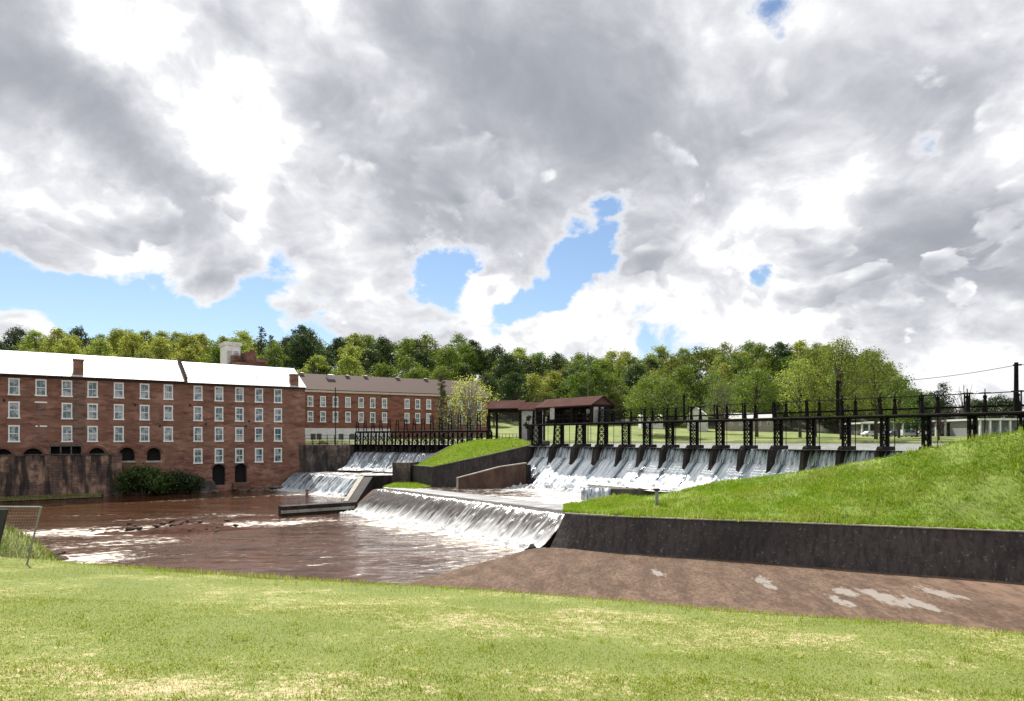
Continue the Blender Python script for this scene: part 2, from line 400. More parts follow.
class Facade:
    """front wall with real openings: P0 + u*MU at height z, set back by depth along -N"""
    def __init__(s, P0, U, N): s.P0, s.U, s.N = Vector(P0), Vector(U), Vector(N)
    def p(s, u, z, out=0.0):
        q = s.P0+s.U*u+s.N*out; return Vector((q.x, q.y, z))
    def t_of(s, px):
        k = (px-512)/F
        return (k*s.P0.y-s.P0.x)/(s.U.x-k*s.U.y)
    def wall(s, mb, u0, u1, z0, z1, holes, depth=.28):
        us = sorted({u0, u1, *[h[0] for h in holes], *[h[1] for h in holes]})
        zs = sorted({z0, z1, *[h[2] for h in holes], *[h[3] for h in holes]})
        us = [u for u in us if u0-1e-6 <= u <= u1+1e-6]; zs = [z for z in zs if z0-1e-6 <= z <= z1+1e-6]
        for a, b in zip(us, us[1:]):
            run = None
            for c, d in zip(zs, zs[1:]):
                um, zm = (a+b)/2, (c+d)/2
                hole = any(h[0] < um < h[1] and h[2] < zm < h[3] for h in holes)
                if hole:
                    if run: mb.quad(s.p(a, run[0]), s.p(b, run[0]), s.p(b, run[1]), s.p(a, run[1])); run = None
                else: run = (run[0], d) if run else (c, d)
            if run: mb.quad(s.p(a, run[0]), s.p(b, run[0]), s.p(b, run[1]), s.p(a, run[1]))
        for h in holes:
            a, b, c, d = h[:4]; dp = h[5] if len(h) > 5 else depth
            arch = len(h) > 4 and h[4]
            if not arch:
                for (q, r) in (((a, c), (b, c)), ((b, c), (b, d)), ((b, d), (a, d)), ((a, d), (a, c))):
                    mb.quad(s.p(*q), s.p(*r), s.p(*r, -dp), s.p(*q, -dp))
            else:
                rx = (b-a)/2; spring = d-arch; um = (a+b)/2; n = 10
                arc = [(um-rx*math.cos(math.pi*j/n), spring+arch*math.sin(math.pi*j/n)) for j in range(n+1)]
                for j in range(n):
                    q, r = arc[j], arc[j+1]
                    mb.quad(s.p(*q), s.p(*r), s.p(r[0], d), s.p(q[0], d))
                    mb.quad(s.p(*q), s.p(*r), s.p(*r, -dp), s.p(*q, -dp))
                for q, r in (((a, c), (b, c)), ((b, c), (b, spring)), ((a, spring), (a, c))):
                    mb.quad(s.p(*q), s.p(*r), s.p(*r, -dp), s.p(*q, -dp))
def window(fc, parent, u0, u1, z0, z1, out=.03, mats=None):
    """white double-hung sash: surround, sill, sashes with glazing bars, glass as a sub-part"""
    W = MB(); t = .135
    def bar(ua, ub, za, zb, o1, o0):
        W.hexa([fc.p(ua, za, o1), fc.p(ub, za, o1), fc.p(ub, za, o0), fc.p(ua, za, o0)],
               [fc.p(ua, zb, o1), fc.p(ub, zb, o1), fc.p(ub, zb, o0), fc.p(ua, zb, o0)])
    bar(u0-.04, u1+.04, z1-t, z1+.06, out, -.16)
    bar(u0-.10, u1+.10, z0-.10, z0+.10, out+.06, -.16)
    bar(u0-.02, u0+t, z0+.10, z1-t, out, -.16); bar(u1-t, u1+.02, z0+.10, z1-t, out, -.16)
    zm = (z0+z1)/2
    bar(u0+t, u1-t, zm-.05, zm+.05, -.04, -.16)
    um = (u0+u1)/2
    bar(um-.014, um+.014, z0+.10, zm-.05, -.07, -.115); bar(um-.014, um+.014, zm+.05, z1-t, -.07, -.115)
    for q in ():
        bar(u0+t, um-.025, q-.012, q+.012, -.07, -.115); bar(um+.025, u1-t, q-.012, q+.012, -.07, -.115)
    w = W.build('window', WHITE, parent)
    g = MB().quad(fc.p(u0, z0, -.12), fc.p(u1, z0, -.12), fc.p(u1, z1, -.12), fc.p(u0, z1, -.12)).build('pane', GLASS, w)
    return w

# ---- left mill
fa = Facade(M0, MU, MN)
EA = 17.25
uE = fa.t_of(305.0); uS = -22.0; uSeam = fa.t_of(186)
mill = thing('brick_mill', 'long old brick mill with bright white metal roof standing over the creek', 'mill', (M0+MU*20))
cols = [-17.6, -14.5, -11.3, -8.0, -4.7, -1.6] + [fa.t_of(x) for x in (14, 41, 67, 92.6, 118.8, 144.6, 168.3, 198, 219, 239.4, 259, 278)]
ROWS = [(14.4, 16.62), (11.2, 13.4), (7.95, 10.15), (4.5, 6.75)]
holes = []; wins = []
for ci, u in enumerate(cols):
    for ri, (a, b) in enumerate(ROWS):
        if ri == 3 and ci < 13: continue
        if ci == 7 and ri in (1, 2): continue
        h = (u-.62, u+.62, a, b); holes.append(h); wins.append(h)
arch = []
for px, w, z0, z1, ah in ((-24, 2.0, 4.2, 6.3, .9), (3, 2.0, 5.0, 6.95, 1.0), (33, 2.3, 5.0, 7.0, 1.1), (97, 2.0, 5.2, 7.0, .9), (127, 2.0, 5.05, 7.05, .95), (154, 1.9, 5.0, 6.95, .9),
                          (219, 2.0, .9, 4.25, .8), (241, 1.9, 1.2, 4.3, .8)):
    u = fa.t_of(px); h = (u-w/2, u+w/2, z0, z1, ah, .9); holes.append(h); arch.append(h)
u = fa.t_of(66); shaft = (u-2.0, u+2.0, 5.2, 7.55, 0, 1.6); holes.append(shaft)
mb = MB(); fa.wall(mb, uS, uE, -1.0, EA, holes)
DEP = 13.0
RIDGE = 20.9
B = lambda u, d, z: fa.p(u, z, -d)
mb.poly([B(uE, 0, -1), B(uE, DEP, -1), B(uE, DEP, EA), B(uE, DEP/2, RIDGE-.12), B(uE, 0, EA)])
mb.poly([B(uS, 0, -1), B(uS, DEP, -1), B(uS, DEP, EA), B(uS, DEP/2, RIDGE-.12), B(uS, 0, EA)])
mb.quad(B(uS, DEP, -1), B(uE, DEP, -1), B(uE, DEP, EA), B(uS, DEP, EA))
mb.build('wall', BRICK_A, mill, fixn=False)
# corbelled brick eaves course
e = MB(); e.hexa([fa.p(uS, EA-.42, .14), fa.p(uE, EA-.42, .14), fa.p(uE, EA-.42, .003), fa.p(uS, EA-.42, .003)], [fa.p(uS, EA-.02, .22), fa.p(uE, EA-.02, .22), fa.p(uE, EA-.02, .003), fa.p(uS, EA-.02, .003)])
e.build('eaves_course', plain('dark_brick_trim', (.060, .030, .024), .9, .3), mill)
def roof_piece(ua, ub, dz=0.0, ov=.45):
    r = MB(); th = .12
    for sgn in (0, 1):
        f0, f1 = (-ov, DEP/2) if sgn == 0 else (DEP+ov, DEP/2)
        sl = (RIDGE-EA)/(DEP/2); z0 = EA+dz-sl*ov; z1 = RIDGE+dz
        r.hexa([B(ua, f0, z0), B(ub, f0, z0), B(ub, f1, z1), B(ua, f1, z1)], [B(ua, f0, z0+th), B(ub, f0, z0+th), B(ub, f1, z1+th), B(ua, f1, z1+th)])
    return r
rf = roof_piece(uS-.3, uSeam-.2, .10).build('roof', ROOF_W, mill)
rf2 = roof_piece(uSeam+.2, uE+.15, -.02).build('roof', ROOF_W, mill)
g = MB()
for ua, ub, dz in ((uS, uSeam-.2, .1), (uSeam+.2, uE+.1, -.02)):
    g.hexa([fa.p(ua, EA-.26+dz, .62), fa.p(ub, EA-.26+dz, .62), fa.p(ub, EA-.26+dz, .46), fa.p(ua, EA-.26+dz, .46)], [fa.p(ua, EA-.12+dz, .64), fa.p(ub, EA-.12+dz, .64), fa.p(ub, EA-.12+dz, .46), fa.p(ua, EA-.12+dz, .46)])
g.build('gutter', plain('dark_gutter', (.05, .045, .045), .5, .2), mill)
pp = MB()
n = 9
for j in range(n):   # stepped fire wall between the two roofs
    d0, d1 = -.3+j*(DEP/2+.3)/n, -.3+(j+1)*(DEP/2+.3)/n
    zt = EA+(d1/(DEP/2))*(RIDGE-EA)+.52
    pp.hexa([B(uSeam-.2, d0, zt-1.1), B(uSeam+.2, d0, zt-1.1), B(uSeam+.2, d1, zt-1.1), B(uSeam-.2, d1, zt-1.1)], [B(uSeam-.2, d0, zt), B(uSeam+.2, d0, zt), B(uSeam+.2, d1, zt), B(uSeam-.2, d1, zt)])
pp.build('parapet', plain('parapet_brick', (.11, .065, .052), .9, .35), mill)
for px, w, zt, d0 in ((78.5, 1.25, 19.6, .05), (295, 1.25, 19.15, .05)):
    u = fa.t_of(px); c = MB()
    c.hexa([B(u-w/2, d0, EA-.1), B(u+w/2, d0, EA-.1), B(u+w/2, d0+1.1, EA-.1), B(u-w/2, d0+1.1, EA-.1)], [B(u-w/2, d0, zt), B(u+w/2, d0, zt), B(u+w/2, d0+1.1, zt), B(u-w/2, d0+1.1, zt)])
    c.hexa([B(u-w/2-.08, d0-.08, zt), B(u+w/2+.08, d0-.08, zt), B(u+w/2+.08, d0+1.18, zt), B(u-w/2-.08, d0+1.18, zt)], [B(u-w/2-.08, d0-.08, zt+.22), B(u+w/2+.08, d0-.08, zt+.22), B(u+w/2+.08, d0+1.18, zt+.22), B(u-w/2-.08, d0+1.18, zt+.22)])
    c.build('chimney', BRICK_A, mill)
u = fa.t_of(78.5)
pl = MB(); pl.hexa([fa.p(u-.75, 7.6, .07), fa.p(u+.75, 7.6, .07), fa.p(u+.75, 7.6, .002), fa.p(u-.75, 7.6, .002)], [fa.p(u-.75, EA-.45, .07), fa.p(u+.75, EA-.45, .07), fa.p(u+.75, EA-.45, .002), fa.p(u-.75, EA-.45, .002)])
pl.build('pilaster', mat('pale_brick', brick_fn((.19, .10, .075), (.14, .072, .055), (.20, .15, .12), (.24, .15, .12), MU, .5)), mill)
for px in (227, 261):
    u = fa.t_of(px); MB().tube([B(u, 3.0, EA+1.6), B(u, 3.0, EA+2.5)], .07, 7).build('vent_pipe', plain('pipe_grey', (.4, .4, .42), .5), mill)
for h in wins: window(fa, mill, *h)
for h in arch:
    a, b, c, d = h[:4]
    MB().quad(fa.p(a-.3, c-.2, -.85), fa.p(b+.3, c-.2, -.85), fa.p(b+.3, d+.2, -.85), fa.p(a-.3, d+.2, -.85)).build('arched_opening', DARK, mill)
    if c > 4.5:
        s_ = MB(); s_.hexa([fa.p(a-.15, c-.25, .12), fa.p(b+.15, c-.25, .12), fa.p(b+.15, c-.25, -.3), fa.p(a-.15, c-.25, -.3)], [fa.p(a-.15, c, .10), fa.p(b+.15, c, .10), fa.p(b+.15, c, -.3), fa.p(a-.15, c, -.3)])
        s_.build('sill', plain('pale_sill', (.38, .35, .31), .8), mill)
    # brick arch ring
    ah = h[4]; um, rx, sp = (a+b)/2, (b-a)/2, d-ah; r = MB(); n = 12
    for j in range(n):
        t0, t1 = math.pi*j/n, math.pi*(j+1)/n
        q = lambda t, k, o: fa.p(um-(rx+k)*math.cos(t), sp+(ah+k)*math.sin(t), o)
        r.hexa([q(t0, 0, .05), q(t1, 0, .05), q(t1, 0, .003), q(t0, 0, .003)], [q(t0, .32, .05), q(t1, .32, .05), q(t1, .32, .003), q(t0, .32, .003)])
    r.build('arch_ring', plain('arch_brick', (.13, .062, .045), .9, .35, 6), mill)
a, b, c, d = shaft[:4]
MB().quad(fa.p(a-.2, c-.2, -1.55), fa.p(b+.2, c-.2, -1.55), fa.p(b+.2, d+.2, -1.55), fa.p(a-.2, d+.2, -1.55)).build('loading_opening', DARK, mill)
ln = MB()
for k in range(4): ln.beam(fa.p(a+.1+k*(b-a-.2)/3, c, -.1), fa.p(a+.1+k*(b-a-.2)/3, d, -.1), .16)
ln.beam(fa.p(a, d-.15, -.05), fa.p(b, d-.15, -.05), .2, .3)
ln.build('opening_frame', plain('weathered_timber', (.10, .085, .075), .85, .4), mill)
# the bricked-up windows with their left-over white lintels
u = cols[7]
bp = MB()
for (z0, z1) in ((11.2, 13.3), (8.0, 9.9)):
    bp = MB(); bp.hexa([fa.p(u-.6, z0, .012), fa.p(u+.6, z0, .012), fa.p(u+.6, z0, .002), fa.p(u-.6, z0, .002)], [fa.p(u-.6, z1, .012), fa.p(u+.6, z1, .012), fa.p(u+.6, z1, .002), fa.p(u-.6, z1, .002)])
    bp.build('bricked_window', mat('pink_brick', brick_fn((.22, .105, .085), (.19, .09, .07), (.22, .17, .15), (.25, .14, .11), MU, .4)), mill)
lt = MB()
for (ua, ub, z0, z1) in ((u-.72, u+.72, 13.35, 13.55), (u-.65, u-.35, 10.0, 10.18), (u-.15, u+.72, 10.0, 10.2)):
    lt = MB(); lt.hexa([fa.p(ua, z0, .05), fa.p(ub, z0, .05), fa.p(ub, z0, .002), fa.p(ua, z0, .002)], [fa.p(ua, z1, .05), fa.p(ub, z1, .05), fa.p(ub, z1, .002), fa.p(ua, z1, .002)])
    lt.build('lintel', WHITE, mill)
dk = MB(); random.seed(8)
for px, z in ((4, 13.6), (75, 13.4), (135, 13.4), (190, 13.6), (206, 10.7), (249, 11.2), (246, 10.4), (160, 10.3)):  # tie-rod plates
    u = fa.t_of(px); dk = MB(); dk.hexa([fa.p(u-.14, z-.18, .05), fa.p(u+.14, z-.18, .05), fa.p(u+.14, z-.18, .002), fa.p(u-.14, z-.18, .002)], [fa.p(u-.14, z+.18, .05), fa.p(u+.14, z+.18, .05), fa.p(u+.14, z+.18, .002), fa.p(u-.14, z+.18, .002)])
    dk.build('tie_plate', plain('rusty_iron', (.02, .014, .012), .8), mill)

# ---- stair tower and stepped brick building behind the left mill
def block(name, px0, px1, d, z0, z1, m, parent, dep=5.0, U=MU, out=0):
    f = Facade(at((px0+px1)/2, HY, d), U, Vector((U.y, -U.x, 0)))
    u0, u1 = f.t_of(px0), f.t_of(px1); b = MB()
    b.hexa([f.p(u0, z0, out), f.p(u1, z0, out), f.p(u1, z0, -dep), f.p(u0, z0, -dep)], [f.p(u0, z1, out), f.p(u1, z1, out), f.p(u1, z1, -dep), f.p(u0, z1, -dep)])
    b.build(name, m, parent); return f, u0, u1
tw = thing('stair_tower', 'white rendered stair tower rising behind the white mill roof', 'tower', at(233, 480, 131))
f, u0, u1 = block('wall', 225, 240.5, 131, 7.5, 26.2, plain('off_white_render', (.60, .59, .58), .8, .12, 1.5), tw, 4.0)
block('cap', 223.8, 241.6, 131, 26.2, 26.9, plain('cap_grey', (.50, .49, .48), .8), tw, 4.4, out=.25)
for k in (.28, .72):
    uu = u0+(u1-u0)*k; l = MB()
    for j in range(10): l.hexa([f.p(uu-.4, 22.6+j*.27, .06), f.p(uu+.4, 22.6+j*.27, .06), f.p(uu+.4, 22.6+j*.27, .003), f.p(uu-.4, 22.6+j*.27, .003)], [f.p(uu-.4, 22.72+j*.27, .10), f.p(uu+.4, 22.72+j*.27, .10), f.p(uu+.4, 22.75+j*.27, .003), f.p(uu-.4, 22.75+j*.27, .003)])
    l.build('louvre', plain('louvre_grey', (.33, .33, .34), .7), tw)
sb = thing('brick_annex', 'brick annex with stepped parapet and chimneys beside the white tower', 'building', at(250, 480, 133))
BR2 = mat('annex_brick', brick_fn((.15, .06, .042), (.10, .042, .032), (.16, .11, .09), (.2, .1, .075), MU, .4))
block('wall', 233, 267, 130, 7.5, 22.9, BR2, sb, 9)
block('parapet', 233, 240.5, 129.8, 22.9, 24.2, BR2, sb, 8)
block('parapet', 247, 256, 129.8, 22.9, 24.9, BR2, sb, 8)
block('chimney', 250.5, 254, 130.4, 24.9, 25.4, BR2, sb, .9)
block('parapet', 256.5, 267, 129.8, 22.9, 23.6, BR2, sb, 8)

# ---- right mill
BRICK_B = mat('red_brick', brick_fn((.265, .090, .058), (.190, .066, .045), (.21, .13, .10), (.22, .09, .065), MU, .35))
BU = Vector((37, 21.3, 0)).normalized(); P1 = Vector((-42.25, 139.4, 0))
fb = Facade(P1, BU, Vector((BU.y, -BU.x, 0)))
EB, RB, DB = 18.55, 22.2, 14.0
v0, v1 = -9.0, fb.t_of(488)
mill2 = thing('brick_mill', 'two-storey red brick mill with brown shingle roof, behind the row of small gates', 'mill', P1+BU*20)
bc = [fb.t_of(x) for x in (310.4, 323, 335.5, 348, 361, 372.7, 384.5, 407, 417.7, 428.7, 450, 460, 470, 479.5)]
holes = [(u-.55, u+.55, a, b) for u in bc for (a, b) in ((15.0, 17.1), (11.85, 14.0))]
mb = MB(); fb.wall(mb, v0, v1, 5.5, EB, holes)
Q = lambda u, d, z: fb.p(u, z, -d)
for u in (v0, v1): mb.poly([Q(u, 0, 5.5), Q(u, DB, 5.5), Q(u, DB, EB), Q(u, DB/2, RB-.1), Q(u, 0, EB)])
mb.quad(Q(v0, DB, 5.5), Q(v1, DB, 5.5), Q(v1, DB, EB), Q(v0, DB, EB))
mb.build('wall', BRICK_B, mill2, fixn=False)
for h in holes: window(fb, mill2, *h)
r = MB(); th = .14; ov = .4; sl = (RB-EB)/(DB/2)
for f0, f1 in ((-ov, DB/2), (DB+ov, DB/2)):
    r.hexa([Q(v0-.3, f0, EB-sl*ov), Q(v1+.3, f0, EB-sl*ov), Q(v1+.3, f1, RB), Q(v0-.3, f1, RB)], [Q(v0-.3, f0, EB-sl*ov+th), Q(v1+.3, f0, EB-sl*ov+th), Q(v1+.3, f1, RB+th), Q(v0-.3, f1, RB+th)])
r.build('roof', ROOF_B, mill2)
c = MB(); c.hexa([fb.p(v0, EB-.62, .3), fb.p(v1, EB-.62, .3), fb.p(v1, EB-.62, .003), fb.p(v0, EB-.62, .003)], [fb.p(v0, EB-.2, .36), fb.p(v1, EB-.2, .36), fb.p(v1, EB-.2, .003), fb.p(v0, EB-.2, .003)])
c.build('cornice', plain('cream_trim', (.55, .46, .38), .7, .15), mill2)
for px, dz in ((309, 6.6), (337, 5.2), (356, 6.4), (375, 6.6), (408, 6.6), (437, 6.6)):
    u = fb.t_of(px); z = EB+dz*sl; b_ = MB(); w = .75 if px in (337,) else .32; hb = .8 if px == 337 else .35
    b_.hexa([Q(u-w, dz-.5, z-.3), Q(u+w, dz-.5, z-.3), Q(u+w, dz+.5, z-.3), Q(u-w, dz+.5, z-.3)], [Q(u-w, dz-.5, z+hb), Q(u+w, dz-.5, z+hb), Q(u+w, dz+.5, z+hb), Q(u-w, dz+.5, z+hb)])
    b_.hexa([Q(u-w-.15, dz-.65, z+hb), Q(u+w+.15, dz-.65, z+hb), Q(u+w+.15, dz+.65, z+hb), Q(u-w-.15, dz+.65, z+hb)], [Q(u-w*.3, dz-.2, z+hb+.2), Q(u+w*.3, dz-.2, z+hb+.2), Q(u+w*.3, dz+.2, z+hb+.2), Q(u-w*.3, dz+.2, z+hb+.2)])
    b_.build('roof_vent', plain('vent_grey' if px == 337 else 'vent_brown', (.40, .39, .39) if px == 337 else (.12, .10, .10), .6), mill2)
wb = MB(); ua, ub = fb.t_of(300), fb.t_of(390)
wb.hexa([fb.p(ua, 6.0, .12), fb.p(ub, 6.0, .12), fb.p(ub, 6.0, .003), fb.p(ua, 6.0, .003)], [fb.p(ua, 10.55, .12), fb.p(ub, 10.55, .12), fb.p(ub, 10.55, .003), fb.p(ua, 10.55, .003)])
wb.build('painted_base', plain('white_wash', (.68, .68, .68), .8, .1, 1), mill2)
dw = MB()
for px in (313, 319, 341, 352): 
    u = fb.t_of(px); dw.hexa([fb.p(u-.5, 7.4, .16), fb.p(u+.5, 7.4, .16), fb.p(u+.5, 7.4, .123), fb.p(u-.5, 7.4, .123)], [fb.p(u-.5, 9.4, .16), fb.p(u+.5, 9.4, .16), fb.p(u+.5, 9.4, .123), fb.p(u-.5, 9.4, .123)])
dw.build('basement_door', plain('door_dark', (.07, .075, .08), .6), mill2)
# ------------------------------------------------------------------ ground sheet
rng = np.random.default_rng(5)
def vnoise(x, y, s, seed=0):
    """smooth value noise, about -1..1"""
    x = np.asarray(x, float)/s; y = np.asarray(y, float)/s
    xi, yi = np.floor(x).astype(np.int64), np.floor(y).astype(np.int64); fx, fy = x-xi, y-yi
    fx = fx*fx*(3-2*fx); fy = fy*fy*(3-2*fy)
    def h(a, b):
        n = (a*374761393+b*668265263+seed*982451653) & 0x7fffffff
        n = ((n ^ (n >> 13))*1274126177) & 0x7fffffff
        return ((n ^ (n >> 16)) & 0xffff)/32767.5-1
    return (h(xi, yi)*(1-fx)+h(xi+1, yi)*fx)*(1-fy)+(h(xi, yi+1)*(1-fx)+h(xi+1, yi+1)*fx)*fy
def fbm(x, y, s, o=4, seed=0):
    return sum(vnoise(x, y, s/2**k, seed+k)*.5**k for k in range(o))
SHORE = [(-420, -135), (-73, 97.5), (-36, 123), (-26, 120.5), (-5, 107.5), (3, 92), (12.15, 78), (34.5, 49.6), (74, -1), (120, -60)]
def side_dist(x, y):
    """distance behind (+) or in front (-) of the line of mills and dams"""
    x = np.asarray(x, float); y = np.asarray(y, float)
    best = np.full(x.shape, 1e9); sg = np.ones(x.shape)
    for (ax, ay), (bx, by) in zip(SHORE, SHORE[1:]):
        dx, dy = bx-ax, by-ay; L2 = dx*dx+dy*dy
        t = np.clip(((x-ax)*dx+(y-ay)*dy)/L2, 0, 1)
        d = np.hypot(x-ax-t*dx, y-ay-t*dy); s = np.sign(dx*(y-ay)-dy*(x-ax))
        k = d < best; best = np.where(k, d, best); sg = np.where(k, s, sg)
    return best*sg
HPX = np.array([-400, -200, 0, 60, 200, 350, 440, 520, 590, 660, 700, 760, 830, 870, 905, 935, 1000, 1200])
HZ = np.array([32, 32, 33.5, 34.5, 34, 33.5, 32, 28.5, 25, 28.5, 30, 31, 29.5, 23.5, 15.5, 10.5, 8.5, 8.])
def hill(x, y):
    px = 512+F*np.asarray(x, float)/np.maximum(y, 30)
    top = np.interp(px, HPX, HZ)
    base = 8.0+np.clip(y-146, 0, 60)*np.interp(px, [560, 740, 860], [.080, .058, .026])
    st = np.where(px < 330, 165, np.where(px > 560, 205, 165+(px-330)/230*40))
    t = np.clip((y-st)/(268-st), 0, 1); t = t*t*(3-2*t)
    return base+(np.maximum(top, base)-base)*t
def ground_z(x, y):
    x = np.asarray(x, float); y = np.asarray(y, float)
    sd = side_dist(x, y)
    high = hill(x, y)
    # reservoir basin upstream of the dam, far bank near y = 140
    px = 512+F*x/np.maximum(y, 30)
    bank = 138+6*np.sin(x*.06)+np.clip(x-20, 0, 60)*.15
    res = np.clip((bank-y)/3.0, 0, 1)*np.clip((x+30+np.clip(118-y, 0, 40)*0)/4, 0, 1)
    # behind the right mill the land comes forward
    lx = x+42.25; ly = y-139.4; out = lx*BU.y-ly*BU.x; al = lx*BU.x+ly*BU.y
    nearmill = np.clip((6-out)/3, 0, 1)*(al < 46)
    res = res*(1-nearmill)
    high = high*(1-res)+5.2*res+fbm(x, y, 30, 3, 3)*.25*(1-res)
    t = np.clip((sd-0.0)/3.0, 0, 1)
    return -1.6*(1-t)+high*t
def grid_sheet(name, xs, ys, zf, m, kind='structure', smooth=True):
    X, Y = np.meshgrid(xs, ys); Z = zf(X, Y)
    V = np.stack([X, Y, Z], -1).reshape(-1, 3); nx, ny = len(xs), len(ys)
    i = np.arange(nx*ny).reshape(ny, nx)
    Fc = np.stack([i[:-1, :-1], i[:-1, 1:], i[1:, 1:], i[1:, :-1]], -1).reshape(-1, 4)
    o = npmesh(name, V, Fc, m, smooth=smooth)
    if kind: o['kind'] = kind
    return o
def ground_fn(t, i):
    z = t.sep(t.pos)[2]
    n = t.noise(t.pos, .12, 6, .6); n2 = t.noise(t.pos, 1.3, 6, .7)
    grass = t.mix(t.ramp(n, .35, .65), (.10, .15, .022), (.17, .20, .04))
    n3 = t.noise(t.pos, .35, 5, .65)
    grass = t.mix(t.m('MULTIPLY', t.ramp(n2, .45, .7), .5), grass, (.19, .18, .07))
    grass = t.mix(t.m('MULTIPLY', t.ramp(n3, .44, .6), .6), grass, (.055, .095, .018))
    grass = t.mix(t.ramp(t.noise(t.pos, .16, 5, .6), .60, .68), grass, (.26, .20, .12))
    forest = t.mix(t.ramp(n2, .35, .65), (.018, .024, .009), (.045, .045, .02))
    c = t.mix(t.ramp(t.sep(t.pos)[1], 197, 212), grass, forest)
    c = t.mix(t.ramp(z, 7.2, 7.9, 1, 0), c, (.09, .06, .04))
    t.put(i['Base Color'], c); i['Roughness'].default_value = .95; bump(t, n2, .6, .1)
xs = np.concatenate([[-3000, -1800, -1000, -600, -420], np.arange(-300, -110, 5.), np.arange(-110, 80, 1.5), np.arange(80, 260, 5.), [300, 420, 600, 1000, 1800, 3000]])
ys = np.concatenate([[-3000, -1500, -700, -300, -120], np.arange(-60, 30, 5.), np.arange(30, 150, 1.5), np.arange(150, 330, 4.), [340, 380, 500, 800, 1500, 3000, 5000]])
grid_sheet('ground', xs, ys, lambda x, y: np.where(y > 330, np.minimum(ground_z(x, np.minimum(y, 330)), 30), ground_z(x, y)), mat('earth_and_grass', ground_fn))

# ------------------------------------------------------------------ weathered concrete and stone
CONC_BLACK = mat('black_stained_concrete', streak_fn((.070, .060, .060), (.018, .016, .018), (.24, .225, .22), 2.2, .9, .55))
CONC_DARK = mat('dark_wet_concrete', streak_fn((.040, .034, .033), (.010, .009, .010), (.10, .085, .075), 1.0, .5, .8))
CONC_GREY = mat('grey_concrete', streak_fn((.11, .10, .092), (.035, .030, .028), (.23, .21, .19), 1.0, .5, .6))
CONC_PALE = mat('pale_concrete', streak_fn((.33, .31, .27), (.17, .15, .12), (.44, .42, .38), 1.2, .5, .6))
CONC_BROWN = mat('brown_concrete', streak_fn((.115, .070, .055), (.045, .026, .020), (.17, .11, .085), 1.0, .5, .5))
STONE = mat('stained_stone', stone_fn((.150, .088, .068), (.090, .055, .046), (.04, .032, .03), (.34, .21, .15), MU))
RUBBLE = mat('rubble_stone', stone_fn((.105, .080, .070), (.062, .050, .045), (.022, .018, .017), (.20, .155, .13), MU, rw=.7, rh=.45))

def wallrun(name, pts, zt, zb, th, m, parent=None, jit=0):
    """wall of thickness th along plan points, its face on the right-hand side of travel"""
    b = MB(); n = len(pts)
    P = [Vector((p[0], p[1], 0)) for p in pts]
    off = []
    for k in range(n):
        d = (P[min(k+1, n-1)]-P[max(k-1, 0)]).normalized(); off.append(Vector((-d.y, d.x, 0))*th)
    zt = zt if hasattr(zt, '__len__') else [zt]*n; zb = zb if hasattr(zb, '__len__') else [zb]*n
    for k in range(n-1):
        lo = [P[k]+Vector((0, 0, zb[k])), P[k+1]+Vector((0, 0, zb[k+1])), P[k+1]+off[k+1]+Vector((0, 0, zb[k+1])), P[k]+off[k]+Vector((0, 0, zb[k]))]
        hi = [P[k]+Vector((0, 0, zt[k])), P[k+1]+Vector((0, 0, zt[k+1])), P[k+1]+off[k+1]+Vector((0, 0, zt[k+1])), P[k]+off[k]+Vector((0, 0, zt[k]))]
        v = lo+hi
        f = [(3, 2, 1, 0), (4, 5, 6, 7), (0, 1, 5, 4), (2, 3, 7, 6)]
        if k == 0: f.append((3, 0, 4, 7))
        if k == n-2: f.append((1, 2, 6, 5))
        b.add(v, f)
    return b.build(name, m, parent)

# terrace wall in front of the left mill
a0, a1 = -21.0, fa.t_of(121)
tw_ = thing('terrace_wall', 'stained stone terrace wall below the left mill windows, at the water', 'wall', fa.p(5, 0, 1.5))
b = MB(); nseg = 40
zt = lambda u: 5.95+.05*math.sin(u*1.7)
us = np.linspace(a0, a1, nseg+1)
for j in range(nseg):
    ua, ub = us[j], us[j+1]
    b.hexa([fa.p(ua, -1.2, 1.9), fa.p(ub, -1.2, 1.9), fa.p(ub, -1.2, .02), fa.p(ua, -1.2, .02)], [fa.p(ua, zt(ua), 1.45), fa.p(ub, zt(ub), 1.45), fa.p(ub, zt(ub), .02), fa.p(ua, zt(ua), .02)])
b.build('wall', STONE, tw_)
b = MB().hexa([fa.p(a0, 6.02, 1.6), fa.p(a1, 6.02, 1.6), fa.p(a1, 6.02, .9), fa.p(a0, 6.02, .9)], [fa.p(a0, 6.2, 1.58), fa.p(a1, 6.2, 1.58), fa.p(a1, 6.2, .9), fa.p(a0, 6.2, .9)])
b.build('coping', mat('coping_stone', streak_fn((.09, .075, .068), (.03, .025, .024), (.2, .17, .15), 1.5)), tw_)
ft = MB()
ft.hexa([fa.p(fa.t_of(190), -.6, 1.3), fa.p(fa.t_of(217), -.6, 1.3), fa.p(fa.t_of(217), -.6, .01), fa.p(fa.t_of(190), -.6, .01)], [fa.p(fa.t_of(190), 1.5, 1.1), fa.p(fa.t_of(213), 1.6, 1.1), fa.p(fa.t_of(213), 1.7, .01), fa.p(fa.t_of(190), 1.6, .01)])
tag(ft.build('concrete_footing', CONC_GREY), 'low pale concrete footing against the mill foot right of the bush', 'footing')
ft = MB()
ft.hexa([fa.p(fa.t_of(231), -.6, 1.6), fa.p(fa.t_of(249), -.6, 1.6), fa.p(fa.t_of(249), -.6, .01), fa.p(fa.t_of(231), -.6, .01)], [fa.p(fa.t_of(232), 1.15, 1.5), fa.p(fa.t_of(248), 1.1, 1.5), fa.p(fa.t_of(248), 1.15, .01), fa.p(fa.t_of(232), 1.2, .01)])
